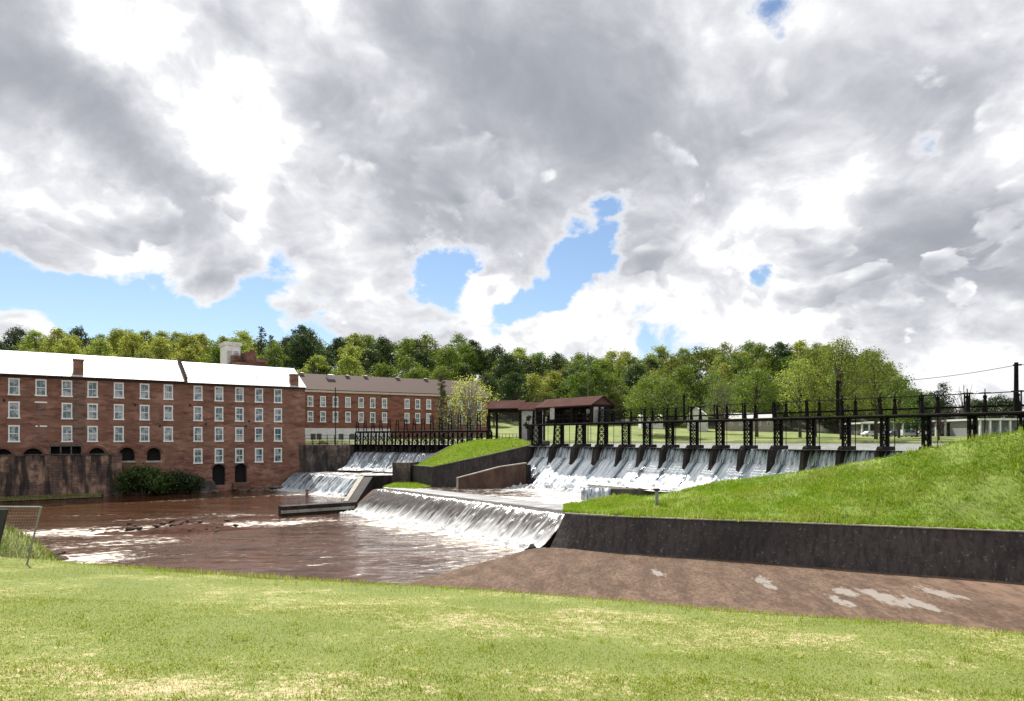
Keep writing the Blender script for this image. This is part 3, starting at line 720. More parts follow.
tag(ft.build('brick_footing', mat('footing_brick', brick_fn((.15, .055, .035), (.10, .038, .026), (.12, .085, .07), (.16, .09, .06), MU, .4))), 'red brick footing at the water below the right arched doorway', 'footing')

# abutment between mill and small gates, with its rubble buttress
ab = thing('abutment_wall', 'grey rubble stone abutment between left mill and upper small cascade', 'wall', (-31, 117, 0))
b = MB()
b.prism([(-36.2, 116.4), (-26.6, 116.9), (-25.6, 121.5), (-36.2, 122)], -1, [7.3, 7.3, 7.3, 7.3])
b.build('wall', RUBBLE, ab)
b = MB()
c0 = Vector((-35.6, 116.9, 0))
b.add([c0+Vector((-1.0, -.4, -.8)), c0+MN*3.4+Vector((-.6, 0, -.8)), c0+MN*3.6+Vector((3.0, .6, -.8)), c0+Vector((6.0, .0, 2.0)),
       c0+Vector((-.4, -.1, 7.2)), c0+MN*.8+Vector((0, 0, 6.6)), c0+MN*.9+Vector((1.6, .3, 5.6)), c0+Vector((3.6, .05, 6.2))],
      [(3, 2, 1, 0), (4, 5, 6, 7), (0, 1, 5, 4), (1, 2, 6, 5), (2, 3, 7, 6), (3, 0, 4, 7)])
b.build('buttress', RUBBLE, ab)
# rail on the abutment
rl = thing('metal_railing', 'dark metal railing on the stone abutment before the white-painted mill base', 'railing', (-31, 117.6, 7.3))
pr = MB(); rr = MB()
IRON = plain('dark_iron', (.014, .012, .012), .7, .5, 4)
for j in range(8):
    x = -35.6+j*1.28; pr.beam((x, 117.3, 7.28), (x, 117.3, 9.0), .10)
for z in (8.95, 8.4, 7.9): rr.beam((-35.8, 117.3, z), (-26.4, 117.3, z), .06)
pr.build('post', IRON, rl); rr.build('rail', IRON, rl)

# training wall between the two cascades
trw = thing('training_wall', 'dark angled concrete wall between the two cascades, ending low in the pool', 'wall', (-21, 88, 0))
b = MB()
# sloping nose: from the cascade lip down to the low wall
b.hexa([(-22.4, 100.3, -1), (-19.4, 78.6, -1), (-17.9, 78.6, -1), (-20.6, 101.0, -1)], [(-22.4, 100.3, 2.75), (-19.4, 78.6, 1.05), (-17.9, 78.6, 1.05), (-20.6, 101.0, 2.75)])
b.build('sloping_wall', CONC_DARK, trw)
MB().hexa([(-22.42, 100.3, 2.75), (-19.42, 78.6, 1.05), (-18.9, 78.6, 1.05), (-21.8, 100.6, 2.75)], [(-22.42, 100.3, 2.86), (-19.42, 78.6, 1.17), (-18.9, 78.6, 1.17), (-21.8, 100.6, 2.86)]).build('coping', CONC_PALE, trw)
b = MB().hexa([(-24.6, 73.2, -1), (-17.9, 78.5, -1), (-18.7, 79.5, -1), (-25.4, 74.2, -1)], [(-24.6, 73.2, 1.05), (-17.9, 78.5, 1.05), (-18.7, 79.5, 1.05), (-25.4, 74.2, 1.05)])
b.build('low_wall', CONC_DARK, trw)
MB().hexa([(-24.7, 73.0, .30), (-18.0, 78.30, .30), (-18.02, 78.42, .30), (-24.72, 73.12, .30)], [(-24.7, 73.0, .62), (-18.0, 78.30, .62), (-18.02, 78.42, .62), (-24.72, 73.12, .62)]).build('ledge', CONC_PALE, trw)
b = MB().hexa([(-22.3, 100.2, -1), (-17.0, 101.9, -1), (-17.2, 103.0, -1), (-22.6, 101.3, -1)], [(-22.3, 100.2, 2.86), (-17.0, 101.9, 2.9), (-17.2, 103.0, 2.9), (-22.6, 101.3, 2.86)])
b.build('end_wall', CONC_DARK, trw)

# island pier and the long retaining wall of the grass wedge
tag(MB().prism([(-15.4, 87.9), (-12.9, 86.4), (-12.2, 89.6), (-14.8, 90.9)], 1.0, [5.25, 5.3, 5.3, 5.2]).build('stone_pier', RUBBLE), 'dark stone pier at the left end of the grass wedge wall', 'pier')
gw = thing('retaining_wall', 'dark concrete retaining wall rising under the sunlit grass wedge', 'wall', (-3, 84, 2.5))
wallrun('wall', [(-12.85, 87.2), (-9.6, 82.5), (-3, 84.2), (3.2, 86.1)], [4.85, 4.82, 6.2, 7.62], 1.0, 1.0, CONC_BLACK, gw)
wallrun('coping', [(-12.87, 87.15), (-9.62, 82.42), (-3, 84.12), (3.2, 86.0)], [4.99, 4.96, 6.35, 7.77], [4.853, 4.823, 6.203, 7.623], .45, CONC_GREY, gw)
wallrun('inner_wall', [(-12.5, 90.5), (-9.2, 97.0), (-5.9, 101.5)], [5.2, 7.2, 8.0], 1.5, -.8, CONC_DARK, gw)
lb = thing('brown_wall', 'low brown concrete wall with pale edge standing before the dark retaining wall', 'wall', (-1, 81, 2.5))
wallrun('wall', [(-6.3, 79.2), (-1.4, 80.6), (1.8, 82.2)], [3.7, 4.95, 5.35], 1.0, .5, CONC_BROWN, lb)
wallrun('coping', [(-6.32, 79.14), (-1.4, 80.54), (1.8, 82.1)], [3.82, 5.07, 5.47], [3.703, 4.953, 5.353], .55, CONC_PALE, lb)
MB().hexa([(-6.45, 79.0, 1), (-6.2, 79.0, 1), (-6.2, 79.19, 1), (-6.45, 79.19, 1)], [(-6.45, 79.0, 3.82), (-6.2, 79.0, 3.82), (-6.2, 79.19, 3.82), (-6.45, 79.19, 3.82)]).build('end_post', CONC_PALE, lb)
wallrun('outfall_post', [(1.8, 82.0), (2.3, 82.3)], 5.2, 1.0, .5, CONC_DARK, lb)

# black wall under the big grass bank
WALLP = [(1.9, 50.6), (8.0, 48.2), (18.0, 43.4), (28.6, 38.2), (44, 30.5), (62, 21)]
WZT = [2.68, 2.74, 2.9, 3.04, 3.2, 3.4]
bw = thing('channel_wall', 'long black stained concrete wall below the big green bank', 'wall', (18, 43, 0))
nrm = Vector((.42, .907, 0))
rows_ = []
for k in range(len(WALLP)-1):
    p, q = Vector((*WALLP[k], 0)), Vector((*WALLP[k+1], 0)); n_ = 14
    for j in range(n_+(k == len(WALLP)-2)):
        f = j/n_; c = p.lerp(q, f); g = (1-f)**1.6 if k == 0 else 0.0
        wob = .05*float(fbm(c.x, c.y, 4, 2, 33))
        lo = c-nrm*(.5+wob)+Vector((.55*g, 0, -.8)); hi = c+nrm*.35+Vector((1.9*g, .4*g, WZT[k]+(WZT[k+1]-WZT[k])*f))
        back = c+nrm*1.2+Vector((1.9*g, .4*g, 0))
        row = [lo.lerp(hi, e)+nrm*(.22*math.sin(math.pi*e)*g) for e in np.linspace(0, 1, 7)]
        rows_.append([tuple(v) for v in row]+[(back.x, back.y, hi.z), (back.x, back.y, -.8)])
b = MB(); m_ = len(rows_[0])
b.add([v for r_ in rows_ for v in r_], [(a*m_+e, (a+1)*m_+e, (a+1)*m_+(e+1) % m_, a*m_+(e+1) % m_) for a in range(len(rows_)-1) for e in range(m_)]+[tuple(range(m_)), tuple(range((len(rows_)-1)*m_, len(rows_)*m_))])
b.build('wall', CONC_BLACK, bw)
c = MB()
for k in range(len(WALLP)-1):
    p, q = Vector((*WALLP[k], 0)), Vector((*WALLP[k+1], 0)); e0 = Vector((1.9, .4, 0)) if k == 0 else Vector((0, 0, 0))
    A, Bq = p+e0+nrm*.28, q+nrm*.28
    w = .34
    V4 = [A, Bq, Bq+nrm*w, A+nrm*w]
    za, zb = WZT[k]+.003, WZT[k+1]+.003
    zz = [za, zb, zb, za]
    c.add([v+Vector((0, 0, z)) for v, z in zip(V4, zz)]+[v+Vector((0, 0, z+.07)) for v, z in zip(V4, zz)], [(3, 2, 1, 0), (4, 5, 6, 7), (0, 1, 5, 4), (2, 3, 7, 6)]+([(3, 0, 4, 7)] if k == 0 else []))
c.build('coping', CONC_PALE, bw)
# brown concrete apron below it
def apron_fn(t, i):
    x, y, z = t.sep(t.pos); rot = t.comb(t.m('MULTIPLY_ADD', y, -.15, t.m('MULTIPLY', x, .95)), t.m('MULTIPLY_ADD', x, .12, t.m('MULTIPLY', y, .34)), z)
    n = t.noise(rot, 1.1, 8, .68); sp = t.noise(rot, 6, 6, .75); bg = t.noise(t.pos, .28, 5, .6)
    c = t.mix(t.ramp(n, .35, .65), (.088, .058, .042), (.155, .106, .077))
    c = t.mix(t.m('MULTIPLY', t.ramp(sp, .42, .60), .45), c, (.026, .016, .013))
    c = t.mix(t.m('MULTIPLY', t.ramp(bg, .5, .62), .35), c, (.070, .050, .040))
    x, y, z = t.sep(t.pos)
    # pale bare patches where the lining has spalled
    pm = None
    for (cx, cy, r) in ((8.7, 40.5, .9), (14.2, 38.5, .9), (14.0, 37.0, .6), (17.3, 35.6, 1.1), (18.8, 34.3, 1.5), (19.6, 33.0, 1.2), (22.0, 35.0, 1.2), (16.2, 34.0, 1.0)):
        d = t.v('DISTANCE', t.comb(x, t.m('MULTIPLY', y, .36), 0), (cx, cy*.36, 0))
        k = t.ramp(d, 0, r*.80, 1, 0, 'LINEAR'); pm = k if pm is None else t.m('MAXIMUM', pm, k)
    nn = t.noise(rot, 1.7, 6, .7)
    c = t.mix(t.m('MULTIPLY', .8, t.ramp(t.m('ADD', pm, t.m('MULTIPLY_ADD', nn, 2.6, -1.3)), .40, .66)), c, (.24, .22, .20))
    c = t.mix(t.m('MULTIPLY', t.ramp(x, 21, 27), t.ramp(nn, .4, .6)), c, (.17, .11, .08))
    t.put(i['Base Color'], c); i['Roughness'].default_value = .95; i['Specular IOR Level'].default_value = .12; bump(t, t.m('ADD', n, t.m('MULTIPLY', sp, .4)), .7, .08)
def apron_z(x, y):
    # flat floor that dips into the pool to the left of its edge
    e = ((x+7.3)*.845-(y-37.6)*.535)      # distance right of the line (-7.3,37.6)-(1.3,51)
    return np.where(e < 0, np.maximum(e*.5, -1.3), .02+.22*(1-np.exp(-np.maximum(e, 0)/1.0))+.006*np.minimum(np.maximum(e, 0), 14))
axs, ays = np.arange(-14, 60, .75), np.arange(10, 53, .75)
def apron_cut():
    X, Y = np.meshgrid(axs, ays); Z = apron_z(X, Y)+fbm(X, Y, 5, 3, 9)*.04
    wx = [p[0] for p in WALLP]; wy = [p[1] for p in WALLP]
    keep = (Y < np.interp(X, wx, wy)+.9) & ~((X < 1.9) & (Y > 51.5))
    i = np.arange(X.size).reshape(X.shape)
    Fc = np.stack([i[:-1, :-1], i[:-1, 1:], i[1:, 1:], i[1:, :-1]], -1)
    kk = (keep[:-1, :-1] & keep[:-1, 1:] & keep[1:, 1:] & keep[1:, :-1])
    Fc = Fc[kk]
    used = np.unique(Fc); mp = np.full(X.size, -1); mp[used] = np.arange(len(used))
    V = np.stack([X, Y, Z], -1).reshape(-1, 3)[used]
    o = npmesh('concrete_apron', V, mp[Fc], mat('brown_apron', apron_fn), smooth=True); return o
tag(apron_cut(), 'brown stained concrete apron with pale spalled patches between lawn and black wall', 'apron')

# ------------------------------------------------------------------ dams
def sweep(name, pts0, pts1, prof, m, parent, n=1):
    """profile [(offset,z)] swept from frame pts0 (p, normal) to pts1"""
    b = MB(); (p0, n0), (p1, n1) = pts0, pts1
    r0 = [p0+n0*o+Vector((0, 0, z)) for o, z in prof]; r1 = [p1+n1*o+Vector((0, 0, z)) for o, z in prof]
    k = len(prof)
    b.add(r0+r1, [(j, j+1, k+j+1, k+j) for j in range(k-1)]+[tuple(range(k))[::-1], tuple(range(k, 2*k)), (0, k, 2*k-1, k-1)])
    return b.build(name, m, parent)
ud = thing('upper_dam', 'dark concrete upper dam carrying the long gate walkway', 'dam', dam(3, 0, 3))
UPROF = [(-2.5, 2.0), (-2.5, 7.0), (-.3, 7.3), (0, 7.2), (.25, 6.05), (.65, 5.8), (1.3, 5.15), (2.1, 4.35), (2.9, 3.7), (3.4, 3.2), (4.1, 2.0)]
sweep('weir', (dam(-5.15), UN), (dam(13.5), UN), UPROF, CONC_DARK, ud)
slab = MB()
slab.prism([(6.6, 65.4), (13.7, 65.2), (22, 58), dam(6.5, 2.7)[:2], dam(-.4, 2.7)[:2]], 1.5, 3.52)
slab.build('apron_ledge', CONC_GREY, ud)
pier = MB
BK = [-5.0, -3.62, -2.34, -1.15]+list(range(0, 15))
for k in BK:
    w = .36 if k >= 0 else .62
    b = MB(); zb = 5.0
    prof = [(-1.7, 7.72), (.5, 7.72), (1.0, 7.2), (1.25, 5.6), (1.7, 4.75), (1.2, 4.6), (-1.7, 4.6)]
    p0, p1 = dam(k)-UD*w/2, dam(k)+UD*w/2
    sweep('pier', (p0, UN), (p1, UN), prof, CONC_DARK, ud)
ld = thing('lower_dam', 'lower dam with rust-brown end under the near broad cascade', 'dam', (-6, 67, 0))
LL, LR = Vector((-15.4, 79.9, 0)), Vector((4.3, 54.2, 0)); LU = (LR-LL).normalized(); LN = Vector((LU.y, -LU.x, 0))
LPROF = [(-4, -1), (-4, 2.2), (0, 2.42), (.5, 2.34), (1.1, 1.95), (3.0, .35), (3.8, -1)]
sweep('weir', (LL-LU*.9, LN), (LR+LU*.3, LN), LPROF, CONC_BROWN, ld)
cd = thing('cascade_dam', 'stepped concrete dam carrying the small left cascades beside the mill', 'dam', (-27, 110, 0))
CL, CR = Vector((-36.6, 115.6, 0)), Vector((-21.9, 100.5, 0)); CU = (CR-CL).normalized(); CN = Vector((CU.y, -CU.x, 0))
CPROF = [(-6, -1), (-6, 2.5), (0, 2.55), (.5, 2.45), (1.0, 2.1), (2.6, .4), (3.2, -1)]
sweep('lower_step', (CL-CU*.5, CN), (CR, CN), CPROF, CONC_DARK, cd)
SLf, SR = Vector((-27.0, 116.3, 0)), Vector((-8.8, 103.6, 0)); SU = (SR-SLf).normalized(); SN = Vector((SU.y, -SU.x, 0))
SPROF = [(-3, 0), (-3, 5.9), (0, 6.05), (.4, 5.9), (.8, 5.4), (2.2, 3.5), (2.6, 0)]
sweep('upper_step', (SLf, SN), (SR, SN), SPROF, CONC_DARK, cd)
MB().prism([(-37, 116), (-22, 101), (-15, 103.5), (-9, 100.5), (-7, 103), (-27, 117)], -1, [2.5, 2.5, 2.9, 2.9, 3.2, 3.2]).build('apron', CONC_DARK, cd)

# ------------------------------------------------------------------ falling water
def falls_fn(dens_top, dens_bot, su, sv, dark=(.020, .024, .030), white=(.80, .82, .84), tint=(.30, .38, .46), gap=0, soft=.09, dip=0):
    def fn(t, i):
        uv = t.node('ShaderNodeUVMap', uv_map='flow').outputs[0]
        u, v, _ = t.sep(uv)
        w = t.noise(uv, .5, 3, .5)
        a = t.noise(t.comb(t.m('MULTIPLY_ADD', w, .5, t.m('MULTIPLY', u, su)), t.m('MULTIPLY', v, sv), 0), 1.0, 7, .68)
        b = t.noise(t.comb(t.m('MULTIPLY', u, su*3.2), t.m('MULTIPLY', v, sv*2.4), 5), 1.0, 5, .65)
        s = t.m('ADD', t.m('MULTIPLY', a, .65), t.m('MULTIPLY', b, .35))
        lev = t.m('MULTIPLY_ADD', t.ramp(v, 0, 1, 0, 1, 'LINEAR'), dens_bot-dens_top, dens_top)
        if dip: lev = t.m('SUBTRACT', lev, t.m('MULTIPLY', t.m('MULTIPLY', t.ramp(v, .33, .44), t.ramp(v, .60, .88, 1, 0)), t.ramp(u, 0, 22, dip*1.5, dip*.8)))
        if gap:
            fr = t.m('ABSOLUTE', t.m('SUBTRACT', t.m('FRACT', t.m('ADD', t.m('MULTIPLY_ADD', u, 1/2.995, .15), t.m('MULTIPLY', w, .35))), .5))
            lev = t.m('SUBTRACT', lev, t.m('MULTIPLY', t.m('MULTIPLY', t.ramp(fr, .30, .5), t.ramp(v, .45, 1.0, 1, 0)), gap))
        f = t.ramp(t.m('ADD', s, lev), .53-soft, .53+soft)
        c = t.mix(f, dark, white)
        c = t.mix(t.m('MULTIPLY', t.m('MULTIPLY', f, t.m('SUBTRACT', 1.0, f)), 2.2), c, tint)
        t.put(i['Base Color'], c); t.put(i['Roughness'], t.ramp(f, 0, 1, .18, .75, 'LINEAR'))
        bump(t, s, .8, .12)
    return fn
def curtain(name, P0, P1, N, prof, m, parent=None, du=.12, nv=26, amp=.10, z0=None, seed=0, edge=None):
    """thin irregular sheet of water; prof [(offset,z)] measured from the lip line"""
    P0, P1 = Vector(P0), Vector(P1); L = (P1-P0).length; nu = max(4, int(L/du))
    pr = np.array(prof, float); sl = np.concatenate([[0], np.cumsum(np.hypot(*np.diff(pr, axis=0).T))]); sv = np.linspace(0, sl[-1], nv)
    po, pz = np.interp(sv, sl, pr[:, 0]), np.interp(sv, sl, pr[:, 1])
    u = np.linspace(0, L, nu); UU, SS = np.meshgrid(u, sv)
    st = fbm(UU*1.0, SS*.25, .55, 3, seed)*.7+fbm(UU, SS*.5, .22, 2, seed+9)*.35
    fall = np.clip(SS/sl[-1]*1.6, 0, 1)
    dsp = np.abs(st)*amp*2.2*fall+.03
    D = (P1-P0).normalized()
    X = P0.x+D.x*UU+N.x*(po[:, None]+dsp); Y = P0.y+D.y*UU+N.y*(po[:, None]+dsp)
    Z = pz[:, None]+P0.z+(P1.z-P0.z)*(UU/L)+dsp*.35
    V = np.stack([X, Y, Z], -1).reshape(-1, 3); i = np.arange(nu*nv).reshape(nv, nu)
    Fc = np.stack([i[:-1, :-1], i[:-1, 1:], i[1:, 1:], i[1:, :-1]], -1).reshape(-1, 4)
    o = npmesh(name, V, Fc, m, parent, smooth=True)
    uvl = o.data.uv_layers.new(name='flow'); lv = np.empty(len(o.data.loops), dtype=np.int32); o.data.loops.foreach_get('vertex_index', lv)
    uv = np.stack([UU, SS/sl[-1]], -1).reshape(-1, 2)[lv]; uvl.data.foreach_set('uv', uv.astype(np.float32).ravel())
    return o
F_UP = mat('upper_falls', falls_fn(.12, .11, 2.8, 1.0, dark=(.05, .065, .085), white=(.74, .78, .82), tint=(.30, .38, .46), gap=.18, soft=.12))
F_UPL = mat('upper_falls_face', falls_fn(-.05, .03, 2.2, .7, white=(.72, .75, .78)))
F_LOW = mat('lower_falls', falls_fn(.02, .10, 2.8, .8, dark=(.060, .052, .048), white=(.44, .45, .465), tint=(.20, .20, .21), soft=.13, dip=.20))  # flat crest left mid white, painting in its bright reflection
F_LEFT = mat('left_falls', falls_fn(-.05, .05, 2.0, .8, dark=(.05, .05, .055), white=(.55, .56, .57)))
# each bay of the upper dam pours its own sheet
FACE = [(-.9, 7.36), (-.1, 7.40), (.14, 7.22), (.40, 6.25), (.5, 6.05)]
FOOT = [(.42, 6.12), (.75, 5.9), (1.4, 5.25), (2.2, 4.45), (3.0, 3.8), (3.8, 3.56), (4.8, 3.5)]
wf = thing('waterfall', 'long foaming white waterfall spilling through the gates of the upper dam', 'waterfall', dam(2, 3, 3.6))
for a, b_ in zip(BK, BK[1:]):
    if a >= 11: break
    w = .18 if a >= 0 else .31
    curtain('water_sheet', dam(a)+UD*w, dam(b_)-UD*w, UN, FACE, F_UPL, wf, du=.10, nv=12, amp=.05, seed=int(a*7+50))
curtain('foam_slope', dam(-3.6), dam(-.35), UN, FOOT[:-2]+[(3.6, 3.2), (4.3, 2.35)], F_UP, wf, du=.10, nv=34, amp=.16, seed=5)
curtain('foam_slope', dam(-.35), dam(8.8), UN, FOOT, F_UP, wf, du=.10, nv=34, amp=.15, seed=3)
curtain('foam_slope', dam(-4.95), dam(-3.6), UN, [(.42, 6.1), (1.2, 5.4), (2.4, 3.9), (3.4, 2.6)], F_UP, wf, du=.1, nv=20, amp=.2, seed=4)
curtain('spill', (6.55, 65.32, 0), (9.4, 65.28, 0), Vector((0, -1, 0)), [(-1.2, 3.58), (-.1, 3.56), (.25, 3.3), (.7, 2.5)], F_LEFT, wf, du=.1, nv=12, amp=.1, seed=7)
0 and curtain('spill', tuple(dam(-.4, 4.2)), (6.5, 65.4, 0), Vector((-.97, -.2, 0)), [(-1.5, 3.6), (-.1, 3.58), (.4, 3.3), (1.5, 2.5)], F_UP, wf, du=.1, nv=12, amp=.15, seed=8)
tag(curtain('waterfall', LL+LU*.3, LR+LU*1.25, LN, [(-4, 2.50), (0, 2.52), (.55, 2.42), (1.2, 1.98), (2.1, 1.2), (3.05, .4), (3.7, .02), (4.4, -.1)], F_LOW, du=.12, nv=34, amp=.10, seed=21),
    'broad white curtain of water sliding over the near lower dam', 'waterfall')
lf = thing('waterfall', 'small two-step white cascade between the left mill and the training wall', 'waterfall', (-29, 110, 1))
curtain('lower_sheet', CL, CR+CU*.2, CN, [(-1.5, 2.62), (0, 2.63), (.55, 2.5), (1.05, 2.12), (1.8, 1.3), (2.7, .35), (3.3, .02), (4, -.1)], F_LEFT, lf, nv=24, amp=.12, seed=31)
curtain('upper_sheet', SLf+SU*.6, SR, SN, [(-1, 6.12), (0, 6.12), (.45, 5.95), (.9, 5.42), (1.6, 4.4), (2.4, 3.5), (3.2, 3.3)], F_LEFT, lf, nv=24, amp=.16, seed=32)

def churn(name, P0, P1, N, o0, o1, z, h, seed, parent, sink=-.12):
    """boiling foam where the falling water lands"""
    P0, P1 = Vector(P0), Vector(P1); L = (P1-P0).length; D = (P1-P0).normalized()
    u = np.arange(0, L, .13); o = np.linspace(o0, o1, 26); UU, OO = np.meshgrid(u, o)
    tt = (OO-o0)/(o1-o0)
    OO = OO+fbm(UU, OO, 2.0, 3, seed+3)*.5*tt
    hh = np.abs(fbm(UU, OO, .6, 4, seed))*h*1.7*np.sin(np.pi*np.clip(tt*.9+.1, 0, 1))*(1-.5*tt)+h*.35*(1-tt)+np.clip(fbm(UU, OO, 1.6, 2, seed+5), -.4, 1)*h*.5*(1-tt)
    Z = z+hh+sink*tt**.6
    X = P0.x+D.x*UU+N.x*OO; Y = P0.y+D.y*UU+N.y*OO
    V = np.stack([X, Y, Z], -1).reshape(-1, 3); i = np.arange(UU.size).reshape(UU.shape)
    Fc = np.stack([i[:-1, :-1], i[:-1, 1:], i[1:, 1:], i[1:, :-1]], -1).reshape(-1, 4)
    return npmesh(name, V, Fc, FOAM, parent, smooth=True)
def foam_fn(t, i):
    n = t.noise(t.pos, 3.5, 6, .7)
    t.put(i['Base Color'], t.mix(t.ramp(n, .32, .55), (.20, .20, .20), (.48, .49, .50))); i['Roughness'].default_value = .8; bump(t, n, .8, .08)
FOAM = mat('churned_foam', foam_fn)
churn('foam_churn', dam(-4.6), dam(-.2), UN, 3.6, 6.2, ZM, .40, 5, wf)
churn('foam_churn', dam(-.4), dam(8.6), UN, 3.0, 5.2, 3.52, .28, 6, wf)
low_falls = bpy.data.objects['waterfall.001']
churn('foam_churn', LL+LU*.2, LR+LU*.9, LN, 3.2, 5.4, ZL, .26, 7, low_falls)
churn('foam_churn', CL, CR, CN, 2.7, 4.8, ZL, .28, 8, lf)
churn('foam_churn', SLf+SU*.6, SR, SN, 2.2, 3.8, 3.3, .25, 9, lf)
# ------------------------------------------------------------------ water surfaces
def water_fn(deep, foamc, rip, flow, rough=.07, bmp=.5, useattr=True, bdist=.08, spec=.5, cross=1.0):
    def fn(t, i):
        x, y, z = t.sep(t.pos)
        s = t.m('ADD', t.m('MULTIPLY', x, flow[0]), t.m('MULTIPLY', y, flow[1]))
        c_ = t.m('ADD', t.m('MULTIPLY', x, -flow[1]), t.m('MULTIPLY', y, flow[0]))
        w1 = t.noise(t.comb(t.m('MULTIPLY', x, cross), y, 0), rip, 6, .60)
        w2 = t.noise(t.comb(t.m('MULTIPLY', x, cross), y, 3), rip*.32, 4, .55)
        col = t.mix(t.ramp(w2, .35, .65), tuple(k*.8 for k in deep), tuple(k*1.25 for k in deep))
        if useattr:
            fo = t.node('ShaderNodeAttribute', attribute_name='foam').outputs['Fac']
            fs = t.noise(t.comb(t.m('MULTIPLY', s, .16), t.m('MULTIPLY', c_, .9), 7), 1.0, 7, .7)
            fb = t.noise(t.comb(t.m('MULTIPLY', x, .8), t.m('MULTIPLY', y, 1.4), 2), 1.6, 5, .7)
            fm = t.ramp(t.m('ADD', fo, t.m('ADD', t.m('MULTIPLY_ADD', fs, 1.3, -.65), t.m('MULTIPLY_ADD', fb, 1.5, -.75))), .38, .80)
            col = t.mix(fm, col, foamc)
            t.put(i['Roughness'], t.m('MULTIPLY_ADD', fm, .5, rough))
        else: i['Roughness'].default_value = rough
        t.put(i['Base Color'], col); i['IOR'].default_value = 1.33; i['Specular IOR Level'].default_value = spec
        bump(t, t.m('ADD', w1, t.m('MULTIPLY', w2, 2.0)), bmp, bdist)
    return fn
def seg_d(x, y, a, b):
    dx, dy = b[0]-a[0], b[1]-a[1]; t = np.clip(((x-a[0])*dx+(y-a[1])*dy)/(dx*dx+dy*dy), 0, 1)
    return np.hypot(x-a[0]-t*dx, y-a[1]-t*dy)
def add_foam(o, f):
    co = np.empty(len(o.data.vertices)*3, dtype=np.float32); o.data.vertices.foreach_get('co', co); co = co.reshape(-1, 3)
    at_ = o.data.attributes.new('foam', 'FLOAT', 'POINT'); at_.data.foreach_set('value', f(co[:, 0], co[:, 1]).astype(np.float32))
def pool_foam_and_glints(x, y):
    lf0, lf1 = LL+LN*3.3, LR+LN*3.3
    f = .62*np.exp(-(seg_d(x, y, lf0, lf1)/2.0)**1)
    f += .36*np.exp(-(seg_d(x, y, (-12, 66), (1, 46))/6.5)**2)+.20*np.exp(-(seg_d(x, y, (-26, 52), (-4, 42))/7)**2)  # drifting foam, plus silvery specular flecks painted on the ripples as foam white
    f += .9*np.exp(-seg_d(x, y, CL+CN*3, CR+CN*3)/3.5)
    # riffles over the shoals running downstream
    for a, b, r, k in (((-52, 87), (-33, 103), 2.2, .36), ((-60, 73), (-30, 76), 1.6, .34), ((-46, 60), (-22, 69), 3.2, .50), ((-44, 50), (-30, 56), 3.5, .42), ((-38, 46), (-30, 48), 3.0, .40), ((-40, 70), (-24, 76), 1.5, .40), ((-36, 60), (-22, 66), 1.8, .30), ((-52, 57), (-34, 60), 2.4, .36), ((-40, 44), (-27, 46), 3.5, .26), ((-20, 72), (-12, 66), 2.0, .22), ((-45, 79), (-25, 84), 1.3, .22)):
        f += k*np.exp(-(seg_d(x, y, a, b)/r)**2)
    return f
def sheet(name, poly, z, m, res=.6, foam=None, wob=0.0):
    px = np.array([p[0] for p in poly]); py = np.array([p[1] for p in poly])
    xs, ys = np.arange(px.min(), px.max()+res, res), np.arange(py.min(), py.max()+res, res)
    X, Y = np.meshgrid(xs, ys); ins = np.zeros(X.shape, bool)
    for k in range(len(poly)):
        (x0, y0), (x1, y1) = poly[k], poly[(k+1) % len(poly)]
        c = ((y0 > Y) != (y1 > Y)) & (X < (x1-x0)*(Y-y0)/((y1-y0) if y1 != y0 else 1e-9)+x0); ins ^= c
    i = np.arange(X.size).reshape(X.shape); Fc = np.stack([i[:-1, :-1], i[:-1, 1:], i[1:, 1:], i[1:, :-1]], -1)
    kk = ins[:-1, :-1] | ins[:-1, 1:] | ins[1:, 1:] | ins[1:, :-1]; Fc = Fc[kk]
    used = np.unique(Fc); mp = np.full(X.size, -1); mp[used] = np.arange(len(used))
    zz = z(X, Y) if callable(z) else np.full(X.shape, z)
    if wob: zz = zz+fbm(X, Y, 2.2, 3, 77)*wob
    V = np.stack([X, Y, zz], -1).reshape(-1, 3)[used]
    o = npmesh(name, V, mp[Fc], m, smooth=True); o['kind'] = 'structure'
    if foam is not None: add_foam(o, foam)
    return o
FLOW = (-MU.x, -MU.y)
MUDDY = mat('muddy_water', water_fn((.052, .022, .0105), (.58, .52, .46), 1.0, FLOW, .03, 1.0, bdist=.22, spec=.42, cross=.42))
sheet('creek_water', [(-150, 20), (8, 20), (8, 56), (-36, 122), (-72, 100), (-150, 45)], ZL, MUDDY, .6, pool_foam_and_glints, .02)
def mid_foam(x, y):
    f = .55*np.exp(-seg_d(x, y, dam(-5, 4.5), dam(-.3, 4.6))/3.0)+.5*np.exp(-seg_d(x, y, (6.5, 65), (9, 65))/2.0)+.28*np.exp(-(seg_d(x, y, LL, LR)/2.5)**2)+.36+.25*np.exp(-(seg_d(x, y, (5, 57), (0, 66))/3.5)**2)
    return f
MIDW = mat('middle_pool_water', water_fn((.085, .06, .045), (.70, .69, .68), 1.6, (-.78, -.62), .08, .5, bdist=.08))
sheet('middle_pool_water', [(-15.2, 80.6), (4.6, 54.3), (5.0, 58.5), (8.5, 66), (9, 72), (4, 84), (-10, 83.4), (-13, 87.4)], ZM, MIDW, .5, mid_foam, .015)
def apr_z(x, y):
    d = seg_d(x, y, CL, CR); return 2.60+np.clip(d, 0, 12)*.06
AP = mat('cascade_apron_water', water_fn((.10, .085, .075), (.74, .73, .72), 1.8, (-.7, -.7), .12, .6, bdist=.08))
sheet('cascade_apron_water', [(-36.0, 115.6), (-22.3, 101.6), (-17.4, 103.3), (-10, 102.5), (-26.5, 114.6), (-34.5, 116.2)], apr_z, AP, .5, lambda x, y: .45+.3*np.exp(-seg_d(x, y, SLf+SN*2.5, SR+SN*2.5)/3.0))
